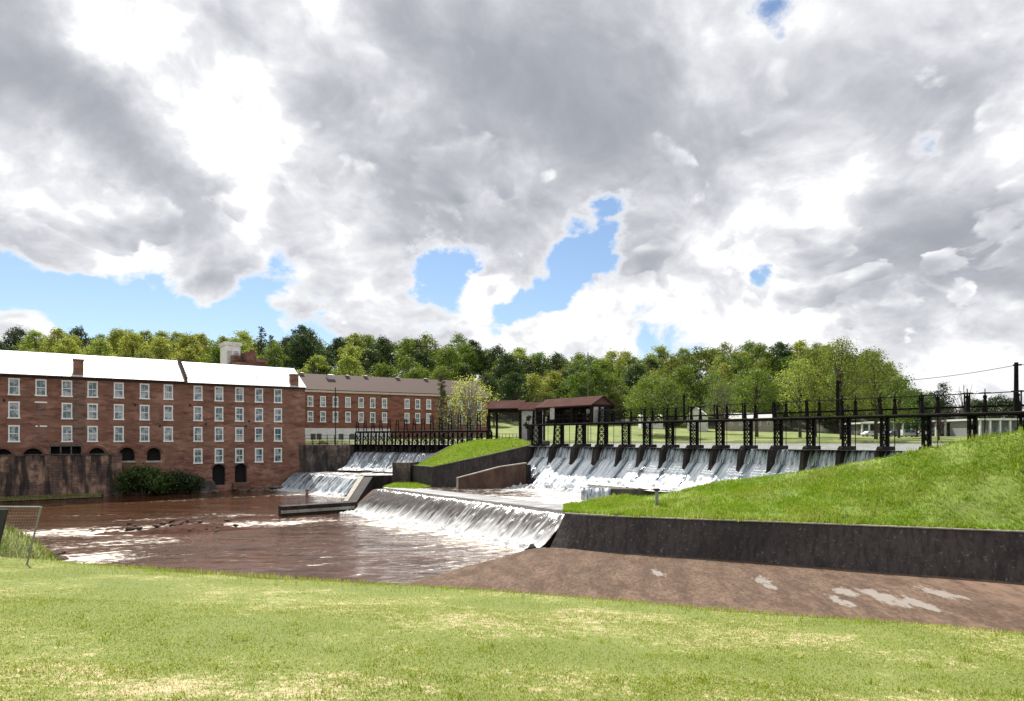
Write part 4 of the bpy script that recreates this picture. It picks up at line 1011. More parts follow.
RESW = mat('reservoir_water', water_fn((.20, .21, .20), (1, 1, 1), 1.2, (-.78, -.62), .30, 1.0, useattr=False, bdist=.6))
sheet('reservoir_water', [dam(-5.6, -.6)[:2], dam(13.6, -.6)[:2], (140, -20), (160, 160), (-20, 160), (-34, 134), (-30, 124.5), (-26, 117.4), (-8, 104.6), (-4, 100), (1.5, 90)], ZU, RESW, 2.0)
# ------------------------------------------------------------------ green bank, grass wedge, lawn
def soil_fn(c1, c2, dry, dryamt):
    def fn(t, i):
        n = t.noise(t.pos, .5, 6, .62); n2 = t.noise(t.pos, 4.0, 6, .7)
        c = t.mix(t.ramp(n, .35, .65), c1, c2)
        c = t.mix(t.m('MULTIPLY', t.ramp(n2, .42, .7), dryamt), c, dry)
        t.put(i['Base Color'], c); i['Roughness'].default_value = .95; bump(t, n2, .7, .05)
    return fn
BANK_SOIL = mat('bank_turf', soil_fn((.095, .15, .014), (.15, .22, .025), (.19, .18, .06), .6))
def blades(name, P, H, W, m, lean=.35, parent=None, seed=1, kind='stuff', tuft=1):
    """grass blades: bent two-triangle strips standing at P"""
    r = np.random.default_rng(seed); n = len(P)
    a = r.uniform(0, 2*np.pi, n); la = r.uniform(0, 2*np.pi, n); ln = r.uniform(.1, 1, n)*lean
    h = H*r.uniform(.55, 1.15, n); w = W*r.uniform(.6, 1.3, n)
    dx, dy = np.cos(a)*w/2, np.sin(a)*w/2; lx, ly = np.cos(la)*ln*h, np.sin(la)*ln*h
    z0 = P[:, 2]-.01
    V = np.empty((n, 5, 3))
    V[:, 0] = np.stack([P[:, 0]-dx, P[:, 1]-dy, z0], -1); V[:, 1] = np.stack([P[:, 0]+dx, P[:, 1]+dy, z0], -1)
    V[:, 2] = np.stack([P[:, 0]+dx*.7+lx*.4, P[:, 1]+dy*.7+ly*.4, z0+h*.6], -1); V[:, 3] = np.stack([P[:, 0]-dx*.7+lx*.4, P[:, 1]-dy*.7+ly*.4, z0+h*.6], -1)
    V[:, 4] = np.stack([P[:, 0]+lx, P[:, 1]+ly, z0+h*(1-.25*ln)], -1)
    b = np.arange(n)[:, None]*5
    Fc = np.concatenate([b+[0, 1, 2], b+[0, 2, 3], b+[3, 2, 4]], 0)
    o = npmesh(name, V.reshape(-1, 3), Fc, m, parent)
    if kind: o['kind'] = kind
    return o
def grass_fn(lush, lush2, dry, amt, sc=.35, spots=(), bias=0.0):
    def fn(t, i):
        t.n.remove(t.b)
        gi = t.node('ShaderNodeNewGeometry').outputs['Random Per Island']
        n = t.noise(t.pos, sc, 6, .65); n2 = t.noise(t.pos, sc*5, 4, .6)
        c = t.mix(t.m('MULTIPLY_ADD', gi, .6, t.m('MULTIPLY', t.ramp(n2, .35, .65), .4)), lush, lush2)
        f = t.m('ADD', n, bias)
        if spots:
            x, y, z = t.sep(t.pos)
            for (cx, cy, rx, ry, k) in spots:
                d = t.v('LENGTH', t.comb(t.m('DIVIDE', t.m('SUBTRACT', x, cx), rx), t.m('DIVIDE', t.m('SUBTRACT', y, cy), ry), 0))
                f = t.m('MULTIPLY_ADD', t.ramp(d, 0, 1.4, 1, 0), k, f)
        fd = t.ramp(t.m('ADD', f, t.m('MULTIPLY_ADD', gi, .30, -.15)), .46, .66)
        c = t.mix(t.m('MULTIPLY', fd, amt), c, dry)
        d = t.node('ShaderNodeBsdfDiffuse'); t.put(d.inputs[0], c)
        tr = t.node('ShaderNodeBsdfTranslucent'); t.put(tr.inputs[0], c)
        m1 = t.node('ShaderNodeMixShader'); m1.inputs[0].default_value = .4
        t.l.new(d.outputs[0], m1.inputs[1]); t.l.new(tr.outputs[0], m1.inputs[2]); t.l.new(m1.outputs[0], t.out.inputs[0])
    return fn
def loft_pts(rows, ns, nt, bulge=0):
    """rows: list of control polylines [(x,y,z)..]; each resampled to ns; then interpolated in t"""
    R_ = []
    for r in rows:
        r = np.array(r, float); d = np.concatenate([[0], np.cumsum(np.hypot(np.diff(r[:, 0]), np.diff(r[:, 1])))]); s = np.linspace(0, d[-1], ns)
        R_.append(np.stack([np.interp(s, d, r[:, k]) for k in range(3)], -1))
    R_ = np.array(R_); t = np.linspace(0, len(rows)-1, nt); lo = np.minimum(t.astype(int), len(rows)-2); f = (t-lo)[:, None, None]
    return R_[lo]*(1-f)+R_[lo+1]*f
def loft(name, G, m, kind='structure', parent=None):
    nt, ns, _ = G.shape; i = np.arange(nt*ns).reshape(nt, ns)
    Fc = np.stack([i[:-1, :-1], i[:-1, 1:], i[1:, 1:], i[1:, :-1]], -1).reshape(-1, 4)
    o = npmesh(name, G.reshape(-1, 3), Fc, m, parent, smooth=True)
    if kind: o['kind'] = kind
    return o
def scatter_on(G, dens, seed, wfun=None, edges=None):
    """random points on a lofted sheet, dens per m2"""
    r = np.random.default_rng(seed); nt, ns, _ = G.shape
    A, B_, C, D = G[:-1, :-1], G[:-1, 1:], G[1:, 1:], G[1:, :-1]
    ar = np.linalg.norm(np.cross(B_-A, D-A), axis=-1)
    if wfun is not None: ar = ar*wfun((A+C)/2)
    n = r.poisson(ar*dens); idx = np.repeat(np.arange(n.size), n.ravel())
    u, v = r.random(len(idx))[:, None], r.random(len(idx))[:, None]
    A, B_, C, D = [k.reshape(-1, 3)[idx] for k in (A, B_, C, D)]
    return A*(1-u)*(1-v)+B_*u*(1-v)+C*u*v+D*(1-u)*v

fr = [(3.9, 51.65, 2.74), (8.15, 48.6, 2.78), (18.2, 43.85, 2.94), (28.8, 38.65, 3.08), (44.2, 31.0, 3.24), (62.2, 21.5, 3.44)]
bk = [(4.4, 58.4, 2.72), (8.2, 61.5, 2.85), (12.1, 58.0, 3.45), (15.2, 58.3, 4.1), (20.2, 55.6, 5.3), (24.7, 52.2, 6.25), (27.9, 49.2, 7.15), (31.2, 46.6, 8.17), (33.4, 44.5, 8.82), (37.4, 40, 9.6), (60, 18, 10.0)]
b2 = []
for x, y, z in bk:
    k = ((x-12.15)*UD.x+(y-74.26)*UD.y)/2.995; r_ = min(max((k-9.6)/1.5, 0), 1)
    b2.append((x-UN.x*1.6, y-UN.y*1.6, (z-1.1)*(1-r_)+(z-.05)*r_))
b3 = []
for x, y, z in bk:
    k = ((x-12.15)*UD.x+(y-74.26)*UD.y)/2.995; r_ = min(max((k-9.6)/1.5, 0), 1)
    b3.append((x-UN.x*6.2, y-UN.y*6.2, 1.5*(1-r_)+min(z, 8.25)*r_))
b4 = [(x-UN.x*11, y-UN.y*11, 1.5 if z < 7 else 6.9) for x, y, z in bk]
BG = loft_pts([fr, bk, b2, b3, b4], 150, 61)
tt = np.linspace(0, 4, 61)
sag = np.where(tt < 1, np.sin(np.pi*np.clip(tt, 0, 1))*.28, 0)[:, None]
BG[:, :, 2] += sag*np.linspace(.2, 1.2, 150)[None, :]+fbm(BG[:, :, 0], BG[:, :, 1], 3.0, 4, 4)*.17*(np.minimum(tt, 1)[:, None] > .02)
loft('grass_bank', BG, BANK_SOIL)
GR_BANK = mat('bank_grass_blades', grass_fn((.125, .235, .012), (.30, .42, .035), (.40, .40, .11), .6, .30, bias=-.02))
Pb = scatter_on(BG[:24], 230, 2, lambda c: (c[..., 0] < 46)*np.clip(.75+.9*fbm(c[..., 0], c[..., 1], 2.0, 3, 14), .25, 1.4))
tag(blades('bank_grass', Pb, .24, .035, GR_BANK, .6, seed=3), 'lush green grass covering the bank above the black wall', 'grass', kind='stuff')

r_w = np.random.default_rng(17)
wq = r_w.random((2600, 2)); k_ = (wq[:, 0]*148).astype(int); j_ = (wq[:, 1]**1.6*22).astype(int)
Pv = BG[j_, k_]+r_w.normal(size=(2600, 3))*np.array([.25, .25, 0]); Pv = Pv[(Pv[:, 0] < 46) & (fbm(Pv[:, 0], Pv[:, 1], 4.0, 3, 18) > -.05)]
Pv = np.repeat(Pv, 5, axis=0)+r_w.normal(size=(len(Pv)*5, 3))*np.array([.10, .10, 0])
tag(blades('bank_weeds', Pv, .46, .05, mat('weed_blades', grass_fn((.16, .25, .02), (.38, .45, .08), (.48, .44, .18), .5, .6)), .5, seed=19), 'taller ragged weeds in clumps on the green bank', 'weeds', kind='stuff')
fk = r_w.random(5000)*.62; fi = (fk*149).astype(int)
Pe = BG[0, fi]+(BG[1, fi]-BG[0, fi])*r_w.random((5000, 1))*.8+r_w.normal(size=(5000, 3))*np.array([.08, .05, 0])
tag(blades('edge_grass', Pe, .26, .03, GR_BANK, 1.2, seed=20), 'grass hanging over the coping of the black wall', 'grass', kind='stuff')
# grass wedge between the two gate rows, and the platform behind it
WG = loft_pts([[(-12.6, 87.6, 4.8), (-9.5, 83.2, 4.84), (-3, 84.9, 6.22), (3.0, 86.9, 7.62)],
               [(-12.3, 89.5, 4.9), (-9.0, 90, 5.9), (-4.5, 91.5, 7.2), (1.5, 92, 8.1)],
               [(-11.7, 90.9, 5.3), (-8.6, 97.0, 7.3), (-5.6, 100.5, 8.05), (-.3, 96, 8.42)],
               [(-10.7, 91.0, 4.3), (-7.4, 97.0, 7.0), (-4.6, 102, 7.9), (0.7, 99, 8.2)]], 40, 31)
WG[:, :, 2] += fbm(WG[:, :, 0], WG[:, :, 1], 3, 3, 5)*.08
loft('grass_wedge', WG, BANK_SOIL)
Pw = scatter_on(WG[:24], 130, 5)
tag(blades('wedge_grass', Pw, .22, .05, GR_BANK, .6, seed=6), 'sunlit grass on the wedge between the two cascades', 'grass', kind='stuff')
tag(MB().prism([(-5.2, 101.6), (-.2, 96.2), (1.5, 92.5), (3.6, 87.0), (5.0, 90), (3, 97), (-3, 106)], 2, 8.05).build('concrete_platform', CONC_GREY), 'grey concrete platform under the sheds between the gate rows', 'platform')
# low grass at the left end of the near pool wall
LG = loft_pts([[(-15.6, 82.0, 2.50), (-13.2, 80.4, 2.52), (-11.2, 79.0, 2.50)], [(-14.6, 87.0, 2.75), (-12.0, 85.6, 2.8), (-9.7, 82.6, 2.55)]], 14, 10)
loft('grass_ledge', LG, BANK_SOIL)
tag(blades('ledge_grass', scatter_on(LG, 150, 8), .22, .05, GR_BANK, .6, seed=9), 'small grass patch on the ledge below the stone pier', 'grass', kind='stuff')

# the lawn we stand on
def lawn_z(x, y):
    s = (y+.3736*x)/10.9
    zc = 5.77+np.where(x < 0, .017, .004)*np.clip(x, -40, 30)
    h = 6.65+(zc-6.65)*np.where(s > 0, np.clip(s, 0, 1)**1.25, s*.35)
    over = np.clip((s-1)*10.9/1.067, 0, 60)        # metres beyond the crest
    return h-np.where(over < 1.4, .22*over*over, .4312+.62*(over-1.4))
def lawn_grid():
    xs = np.concatenate([np.arange(-90, -16, 2.0), np.arange(-16, 12, .25), np.arange(12, 70, 2.0)])
    ys = np.concatenate([np.arange(-60, 0, 3.0), np.arange(0, 18, .25), np.arange(18, 60, 1.0)])
    X, Y = np.meshgrid(xs, ys); Z = lawn_z(X, Y)+fbm(X, Y, 1.6, 3, 21)*.030+fbm(X, Y, 6, 2, 22)*.04*(Y > 3)
    return X, Y, np.maximum(Z, -1.7)
X, Y, Z = lawn_grid()
LAWN_G = np.stack([X, Y, Z], -1)
SPOTS = [(-2.2, 5.3, 1.1, .50, .13), (-1.2, 5.7, .6, .35, .10), (2.4, 4.5, 1.5, .22, .12), (3.2, 4.7, .8, .25, .10), (-5, 5.4, 1.0, .4, .08), (2.6, 5.8, .8, .3, .06), (.5, 4.4, .7, .25, .05)]
def lawn_soil(t, i):
    n = t.noise(t.pos, .55, 6, .65); n2 = t.noise(t.pos, 9, 5, .7); n3 = t.noise(t.pos, 42, 3, .7)
    c = t.mix(t.ramp(n, .35, .65), (.12, .16, .022), (.18, .215, .04))
    x, y, z = t.sep(t.pos); f = t.m('ADD', n, -.09)
    for (cx, cy, rx, ry, k) in SPOTS:
        d = t.v('LENGTH', t.comb(t.m('DIVIDE', t.m('SUBTRACT', x, cx), rx), t.m('DIVIDE', t.m('SUBTRACT', y, cy), ry), 0))
        f = t.m('MULTIPLY_ADD', t.ramp(d, 0, 1.4, 1, 0), k, f)
    f = t.m('ADD', f, t.m('MULTIPLY_ADD', n2, .9, -.45))
    c = t.mix(t.ramp(f, .44, .62), c, (.42, .36, .20))
    c = t.mix(t.m('MULTIPLY', t.ramp(n3, .45, .65), .6), c, (.10, .085, .035))
    t.put(i['Base Color'], c); i['Roughness'].default_value = .95; bump(t, t.m('ADD', n2, n3), .8, .02)
loft('lawn', LAWN_G, mat('lawn_turf', lawn_soil))
GR_LAWN = mat('lawn_grass_blades', grass_fn((.175, .240, .022), (.325, .385, .045), (.54, .48, .25), .75, .55, SPOTS, bias=-.115))
def lawn_points(y0, y1, dens, seed, smax=1.3):
    r = np.random.default_rng(seed)
    wd = .80*y1+7; n = int((y1-y0)*2*wd*dens); y = r.uniform(y0, y1, n); x = r.uniform(-1, 1, n)*wd
    k = (np.abs(x) < .80*y+7) & ((y+.3736*x)/10.9 < smax); x, y = x[k], y[k]
    # sparser where the turf is worn
    w = np.zeros(len(x))
    for (cx, cy, rx, ry, kk) in SPOTS: w = np.maximum(w, kk*3.6*np.exp(-(((x-cx)/rx)**2+((y-cy)/ry)**2)))
    w += np.clip(fbm(x, y, 1.1, 4, 40)*.6, -.2, .55)
    k = r.random(len(x)) > np.clip(w, 0, .80); x, y = x[k], y[k]
    z = lawn_z(x, y)+fbm(x, y, 1.6, 3, 21)*.030+fbm(x, y, 6, 2, 22)*.04*(y > 3)
    return np.stack([x, y, z], -1)
P_ = np.concatenate([lawn_points(1.5, 6, 4600, 31), lawn_points(6, 9.5, 2600, 32), lawn_points(9.5, 21, 1000, 33)])
tag(blades('lawn_grass', P_, .030, .0085, GR_LAWN, 1.0, seed=34), 'short sunlit yellow-green turf with dry straw patches', 'grass', kind='stuff')
rc = np.random.default_rng(55); near = P_[P_[:, 1] < 8]; ctr = near[rc.choice(len(near), 520)]
Pc = np.repeat(ctr, 14, axis=0)+rc.normal(size=(520*14, 3))*np.array([.035, .035, 0])
tag(blades('grass_tufts', Pc, .075, .010, GR_LAWN, .9, seed=56), 'longer grass tufts standing up in the front lawn', 'grass', kind='stuff')
Pt = P_[np.random.default_rng(77).random(len(P_)) < .05]
tag(blades('dry_grass', Pt, .055, .006, mat('straw_blades', grass_fn((.50, .43, .22), (.64, .56, .32), (.7, .6, .35), .5)), 1.3, seed=35), 'dry straw stalks lying in the front lawn', 'dry grass', kind='stuff')
# fringe of taller grass on the crest and the grassy hummock at the left below it
rr_ = np.random.default_rng(91)
t_ = rr_.uniform(-17, 9, 9000); dd = rr_.normal(1.0, .6, 9000)
x = t_; y = 10.9-.3736*x+dd*.93; x = x+dd*.35
Pf = np.stack([x, y, lawn_z(x, y)], -1)
tag(blades('crest_grass', Pf, .10, .012, GR_LAWN, .8, seed=92), 'rough grass fringe along the lip of the lawn', 'grass', kind='stuff')
def mound_z(x, y): return np.maximum(-1.7, 6.5*np.exp(-(((x+23.2)/6.0)**4+((y-27)/4.2)**2))-1.3+fbm(x, y, 2.2, 3, 61)*.25)
mx_, my_ = np.meshgrid(np.arange(-40, -10, .5), np.arange(19, 36, .5))
MG = np.stack([mx_, my_, mound_z(mx_, my_)], -1); loft('grass_mound', MG, BANK_SOIL)
GR_ROUGH = mat('rough_grass_blades', grass_fn((.10, .15, .018), (.22, .25, .05), (.45, .40, .22), .8, .7))
Pm = scatter_on(MG, 110, 62, lambda c: (c[..., 2] > .2)*1.0)
tag(blades('mound_grass', Pm, .34, .03, GR_ROUGH, .9, seed=63), 'rough yellow-green grass on the hummock behind the wire fence', 'grass', kind='stuff')
# thin strip of weeds at the foot of the terrace wall
SG = loft_pts([[fa.p(u, .35, 4.2) for u in np.linspace(0, 11.5, 14)], [fa.p(u, .5, 2.0) for u in np.linspace(-.5, 12, 14)]], 30, 8)
SG[:, :, 2] = .12+.3*np.sin(np.linspace(0, np.pi, 8))[:, None]; loft('gravel_bar', SG, mat('bar_earth', soil_fn((.10, .08, .05), (.16, .12, .08), (.08, .10, .03), .6)))
tag(blades('bar_weeds', scatter_on(SG, 70, 71), .32, .06, GR_ROUGH, .8, seed=72), 'low weeds on the bar below the terrace wall', 'weeds', kind='stuff')
# ------------------------------------------------------------------ gate walkways
STEEL = plain('black_steel', (.0055, .0048, .0048), .8, .5, 5, spec=.15)
RUSTY = plain('rust_black_steel', (.024, .015, .012), .75, .5, 5)
ZD = 10.0
gb = thing('gate_walkway', 'long black steel gate walkway on lattice legs over the upper dam', 'gate bridge', dam(4, 0, ZU))
def pt(k, off, z): return dam(k, off, z)
dk = MB(); dk.beam(pt(-5.1, .9, ZD+.02), pt(13.6, .9, ZD+.02), .10, .12); dk.beam(pt(-5.1, -.9, ZD+.02), pt(13.6, -.9, ZD+.02), .18, .16); dk.build('girder', STEEL, gb)
pk = MB()
for j in range(9): o = -.75+j*.19; pk.beam(pt(-5.1, o, ZD+.13), pt(13.6, o, ZD+.13), .15, .05)
pk.build('deck', plain('deck_timber', (.10, .085, .075), .85, .4, 2), gb)
ub = MB(); ub.beam(pt(-1, -1.2, ZD+.62), pt(13.6, -1.2, ZD+.62), .14, .13); ub.build('upper_beam', STEEL, gb)
def bent(k, wide=.34, depth=1.7, big=False):
    zt = ZD-.06 if not big else 11.9
    b = MB()
    up0, up1 = pt(k, -.85, 7.7), pt(k, -.85, zt)
    b.beam(up0, up1, .24*(2.0 if big else 1), .24, up=UD)
    d0, d1 = pt(k, .16 if not big else .7, 5.0), pt(k, .22 if not big else .2, zt)
    b.beam(d0, d1, .14*(1.6 if big else 1), .16, up=UD)
    n = 5 if not big else 8; zs = np.linspace(6.2, zt-.05, n+1)
    def lerp(p, q, z): return p+(q-p)*((z-p.z)/(q.z-p.z))
    up0b = pt(k, -.65, 5.0); up1b = pt(k, -.65, zt)
    for a, c in zip(zs, zs[1:]):
        for s in (-.13, .13):
            b.beam(lerp(up0b, up1b, a)+UD*s, lerp(d0, d1, c)+UD*s, .065); b.beam(lerp(d0, d1, a)+UD*s, lerp(up0b, up1b, c)+UD*s, .065)
        b.beam(lerp(up0b, up1b, a), lerp(d0, d1, a), .09)
    b.build('lattice_leg', STEEL, gb)
    if not big:
        p = MB(); p.beam(pt(k+.06, .8, ZD+.1), pt(k+.06, .8, ZD+1.55), .08); p.build('rail_post', STEEL, gb)
        p = MB(); p.beam(pt(k-.22, -.8, ZD+.2), pt(k-.22, -.8, ZD+1.62), .075)
        p.build('rail_post', STEEL, gb)
for k in BK: bent(k, big=(k < 0))
def hoist(k, off=-.35, h=1.42, s=1.0):
    b = MB(); c = pt(k, off, ZD+.14)
    b.lathe(c, [(.24*s, 0), (.24*s, .08), (.19*s, .10), (.10*s, h*.72), (.13*s, h*.75), (.13*s, h*.86), (.05*s, h*.88), (.05*s, h)], 8)
    b.lathe(c+Vector((0, 0, h-.06)), [(.36*s, 0), (.38*s, .035), (.36*s, .07)], 12)
    b.tube([c+Vector((0, 0, h)), c+Vector((0, 0, h+.28))], .03, 6)
    h_ = b.build('hoist_stand', STEEL, gb)
    r = MB(); r.tube([pt(k, off, 6.9), pt(k, off, ZD+.3)], .032, 6); r.build('lift_rod', STEEL, gb)
for k in range(0, 13):
    hoist(k+.25, h=1.42 if k > 3 else 1.3); hoist(k+.89, h=1.45 if k > 3 else 1.3)
for k in (-.6, -1.8, -3.0, -4.3): hoist(k, h=1.1)
wr = MB()
for off, z in ((-.8, ZD+1.55), (.8, ZD+1.48)):
    for k in range(-1, 13):
        a, b_ = pt(k-.2, off, z), pt(k+.8, off, z); wr.tube([a, (a+b_)/2-Vector((0, 0, .03)), b_], .022, 5)
wr.build('handrail', STEEL, gb)
# poles on the walkway and their wire
def pole(name, k, off, ztop, r, label, base=ZD+.15):
    p = pt(k, off, base); b = MB(); b.tube([p, Vector((p.x, p.y, ztop))], [r, r*.8], 8)
    b.beam(Vector((p.x, p.y, ztop-.18))-UD*.18, Vector((p.x, p.y, ztop-.18))+UD*.30, .10)
    return tag(b.build(name, STEEL), label, 'pole')
z1018 = EYE+(HY-363)/F*46.2
pole('wire_pole', 11.94, .5, z1018, .15, 'thick black pole on the walkway by the tallest grass bank, carrying wires')
z838 = EYE+(HY-381)/F*56.2
pole('wire_pole', 7.86, .2, z838, .16, 'black pole with short crossbar standing mid-walkway, before the large dark tree')
z686 = EYE+(HY-394.5)/F*67.7
pole('lamp_pole', 2.74, .2, z686, .12, 'short thin black pole on the walkway right of the red-roofed shed')
z588 = EYE+(HY-346)/F*80
wi = MB()
def wire(p, q, sag, r=.018, n=16):
    p, q = Vector(p), Vector(q); wi.tube([p.lerp(q, j/n)-Vector((0, 0, sag*4*(j/n)*(1-j/n))) for j in range(n+1)], r, 4, cap=False)
a = pt(11.94, .5, z1018-.18); b_ = pt(7.86, .2, z838-.18)
wire(a, b_, .35); wire(a, a+UD*24+Vector((0, 0, 1.5)), .5)
wire(b_, pt(2.74, .2, z686-.2), .3, .014); wire(pt(2.74, .2, z686-.2), dam(-1.3, -3, 14.0), .3, .012)
tag(wi.build('overhead_wire', STEEL), 'thin black wire strung between the walkway poles', 'wire')

# ------------------------------------------------------------------ small left gates
lg = thing('gate_walkway', 'low black gate row with round-braced frames above the left cascade', 'gate bridge', (-16, 110, 6))
G0, G1 = Vector((-26.4, 117.2, 0)), Vector((-3.4, 102.6, 0)); GU = (G1-G0).normalized(); GN = Vector((GU.y, -GU.x, 0)); GL = (G1-G0).length
gp = lambda s, o, z: G0+GU*s+GN*o+Vector((0, 0, z))
NB = 15; stp = GL/NB
b = MB(); b.beam(gp(0, .6, 9.45), gp(GL, .6, 9.45), .12, .22); b.beam(gp(0, -.6, 9.45), gp(GL, -.6, 9.45), .12, .22); b.build('girder', STEEL, lg)
b = MB(); b.beam(gp(0, 0, 9.6), gp(GL, 0, 9.6), 1.2, .07); b.build('deck', plain('deck_timber', (.045, .036, .032)), lg)
b = MB()
for z in (10.35, 9.95): b.beam(gp(0, .6, z), gp(GL, .6, z), .05)
b.build('handrail', STEEL, lg)
for j in range(NB+1):
    s = j*stp; b = MB()
    b.beam(gp(s, -.55, 5.8), gp(s, -.55, 9.4), .24, .24, up=GU); b.beam(gp(s, .85, 5.2), gp(s, .6, 9.4), .20, .20, up=GU)
    for z0, z1 in ((6.3, 7.7), (7.7, 9.1)):
        b.beam(gp(s, -.5, z0), gp(s, .75, z1), .10); b.beam(gp(s, .78, z0), gp(s, -.5, z1), .10)
    b.build('gate_post', STEEL, lg)
    b = MB(); hh = 1.7+.5*(j/NB)+(.5 if j in (9, 11, 12, 14) else 0)
    for ds in (-.32, .32): b.beam(gp(s+ds, .2, 9.62), gp(s+ds*.6, .2, 9.62+hh), .12, .12)
    b.beam(gp(s-.3, .2, 9.62+hh*.55), gp(s+.3, .2, 9.62+hh*.55), .12)
    b.build('hoist_frame', STEEL, lg)
    if j < NB:
        m_ = s+stp/2; b = MB(); rad = .46                              # round brace in each bay
        for zc in (8.85, 7.75):
            pts = [gp(m_+rad*math.cos(a), .66, zc+rad*math.sin(a)) for a in np.linspace(0, 2*math.pi, 15)]; b.tube(pts, .06, 5)
        b.build('round_brace', plain('dull_steel', (.05, .046, .045), .6, .4, 4), lg)
        q = MB(); q.hexa([gp(s+.14, -.2, 6.1), gp(s+stp-.14, -.2, 6.1), gp(s+stp-.14, -.05, 6.1), gp(s+.14, -.05, 6.1)][::-1], [gp(s+.14, -.2, 7.2), gp(s+stp-.14, -.2, 7.2), gp(s+stp-.14, -.05, 7.2), gp(s+.14, -.05, 7.2)][::-1])
        q.build('gate_leaf', plain('wet_timber', (.045, .035, .030), .6, .5, 3), lg)
# thin dark mast in front of the right mill
m_ = MB(); p = at(335.5, 445, 117.8); m_.tube([(p.x, p.y, 7.3), (p.x, p.y, 17.2)], .09, 6)
tag(m_.build('thin_mast', IRON), 'thin dark mast on the stone abutment before the red brick mill', 'mast')

# ------------------------------------------------------------------ sheds over the gates
ROOF_R = mat('maroon_metal_roof', seam_fn((.062, .026, .022), UD, .5, .9, 0.0, (.085, .060, .052), .05))
TIMBER = plain('dark_timber', (.012, .009, .008), .9, .5, 3, spec=.1)
SIDING = plain('pale_siding', (.36, .35, .34), .8, .2, 2)
def shed(name, label, o, U, L, W, ze, zr, zf, parts, ov=.5):
    """open gabled shed; o = plan point of its near corner, U along the ridge, width towards -N"""
    N = Vector((U.y, -U.x, 0)); t_ = thing(name, label, 'shed', Vector((o[0], o[1], zf)))
    O = Vector((o[0], o[1], 0))
    P = lambda s, w, z: O+U*s-N*w+Vector((0, 0, z))
    sl = (zr-ze)/(W/2); r = MB()
    for w0, w1 in ((-ov, W/2), (W+ov, W/2)):
        za = ze-sl*ov
        r.hexa([P(-ov, w0, za), P(L+ov, w0, za), P(L+ov, w1, zr), P(-ov, w1, zr)], [P(-ov, w0, za+.12), P(L+ov, w0, za+.12), P(L+ov, w1, zr+.12), P(-ov, w1, zr+.12)])
    r.build('roof', ROOF_R, t_)
    for s in (.02, L-.02):
        g = MB(); g.add([P(s, 0, ze), P(s, W, ze), P(s, W/2, zr-.02), P(s+.08, 0, ze), P(s+.08, W, ze), P(s+.08, W/2, zr-.02)], [(0, 1, 2), (3, 5, 4), (0, 3, 4, 1), (1, 4, 5, 2), (2, 5, 3, 0)])
        g.build('gable', plain('maroon_board', (.075, .030, .026), .8, .3), t_)
    b = MB()
    for w in (0, W): b.beam(P(0, w, ze-.12), P(L, w, ze-.12), .2, .28)
    for s in (0, L/2, L): b.beam(P(s, 0, ze-.1), P(s, W, ze-.1), .18, .24)
    for s in np.linspace(.4, L-.4, 7): b.beam(P(s, 0, ze-.05), P(s, W/2, zr-.15), .09, .12)
    b.build('beam', TIMBER, t_)
    npst = max(2, int(L/2.6)+1)
    for s in np.linspace(0, L, npst):
        for w in (0, W): MB().beam(P(s, w, zf), P(s, w, ze), .26, .26).build('post', TIMBER, t_)
    parts(P, t_, L, W, ze, zr, zf)
    return t_
def big_parts(P, t_, L, W, ze, zr, zf):
    MB().hexa([P(L-.1, .4, zf), P(L+.02, .4, zf), P(L+.02, 2.1, zf), P(L-.1, 2.1, zf)], [P(L-.1, .4, ze-.25), P(L+.02, .4, ze-.25), P(L+.02, 2.1, ze-.25), P(L-.1, 2.1, ze-.25)]).build('end_wall', SIDING, t_)
    b = MB()
    for z in (zf+1.0, zf+.55): b.beam(P(0, -.05, z), P(L, -.05, z), .08)
    for s in np.linspace(0, L, 9): b.beam(P(s, -.05, zf), P(s, -.05, zf+1.0), .07)
    b.build('railing', TIMBER, t_)
    b = MB()                                                        # the hoist drums under the roof
    for s in np.linspace(1.2, L-1.2, 4):
        b.tube([P(s-.45, 1.3, zf+.75), P(s+.45, 1.3, zf+.75)], .34, 10); b.box(P(s, 1.3, zf+.2), (1.2, .7, .4), ax=UD)
    b.build('hoist_drum', STEEL, t_)
    b = MB(); b.hexa([P(2.6, -.2, ze-1.55), P(3.35, -.2, ze-1.55), P(3.35, -.12, ze-1.55), P(2.6, -.12, ze-1.55)], [P(2.6, -.2, ze-.1), P(3.35, -.2, ze-.1), P(3.35, -.12, ze-.1), P(2.6, -.12, ze-.1)])
    b.build('pale_board', SIDING, t_)
o = dam(-4.5, .9); e = dam(-1.35, .9)
shed('hoist_shed', 'long open shed with maroon metal roof over the first big gates', o, UD, (e-o).length, 3.4, 12.2, 13.15, ZD+.15, big_parts, .28)
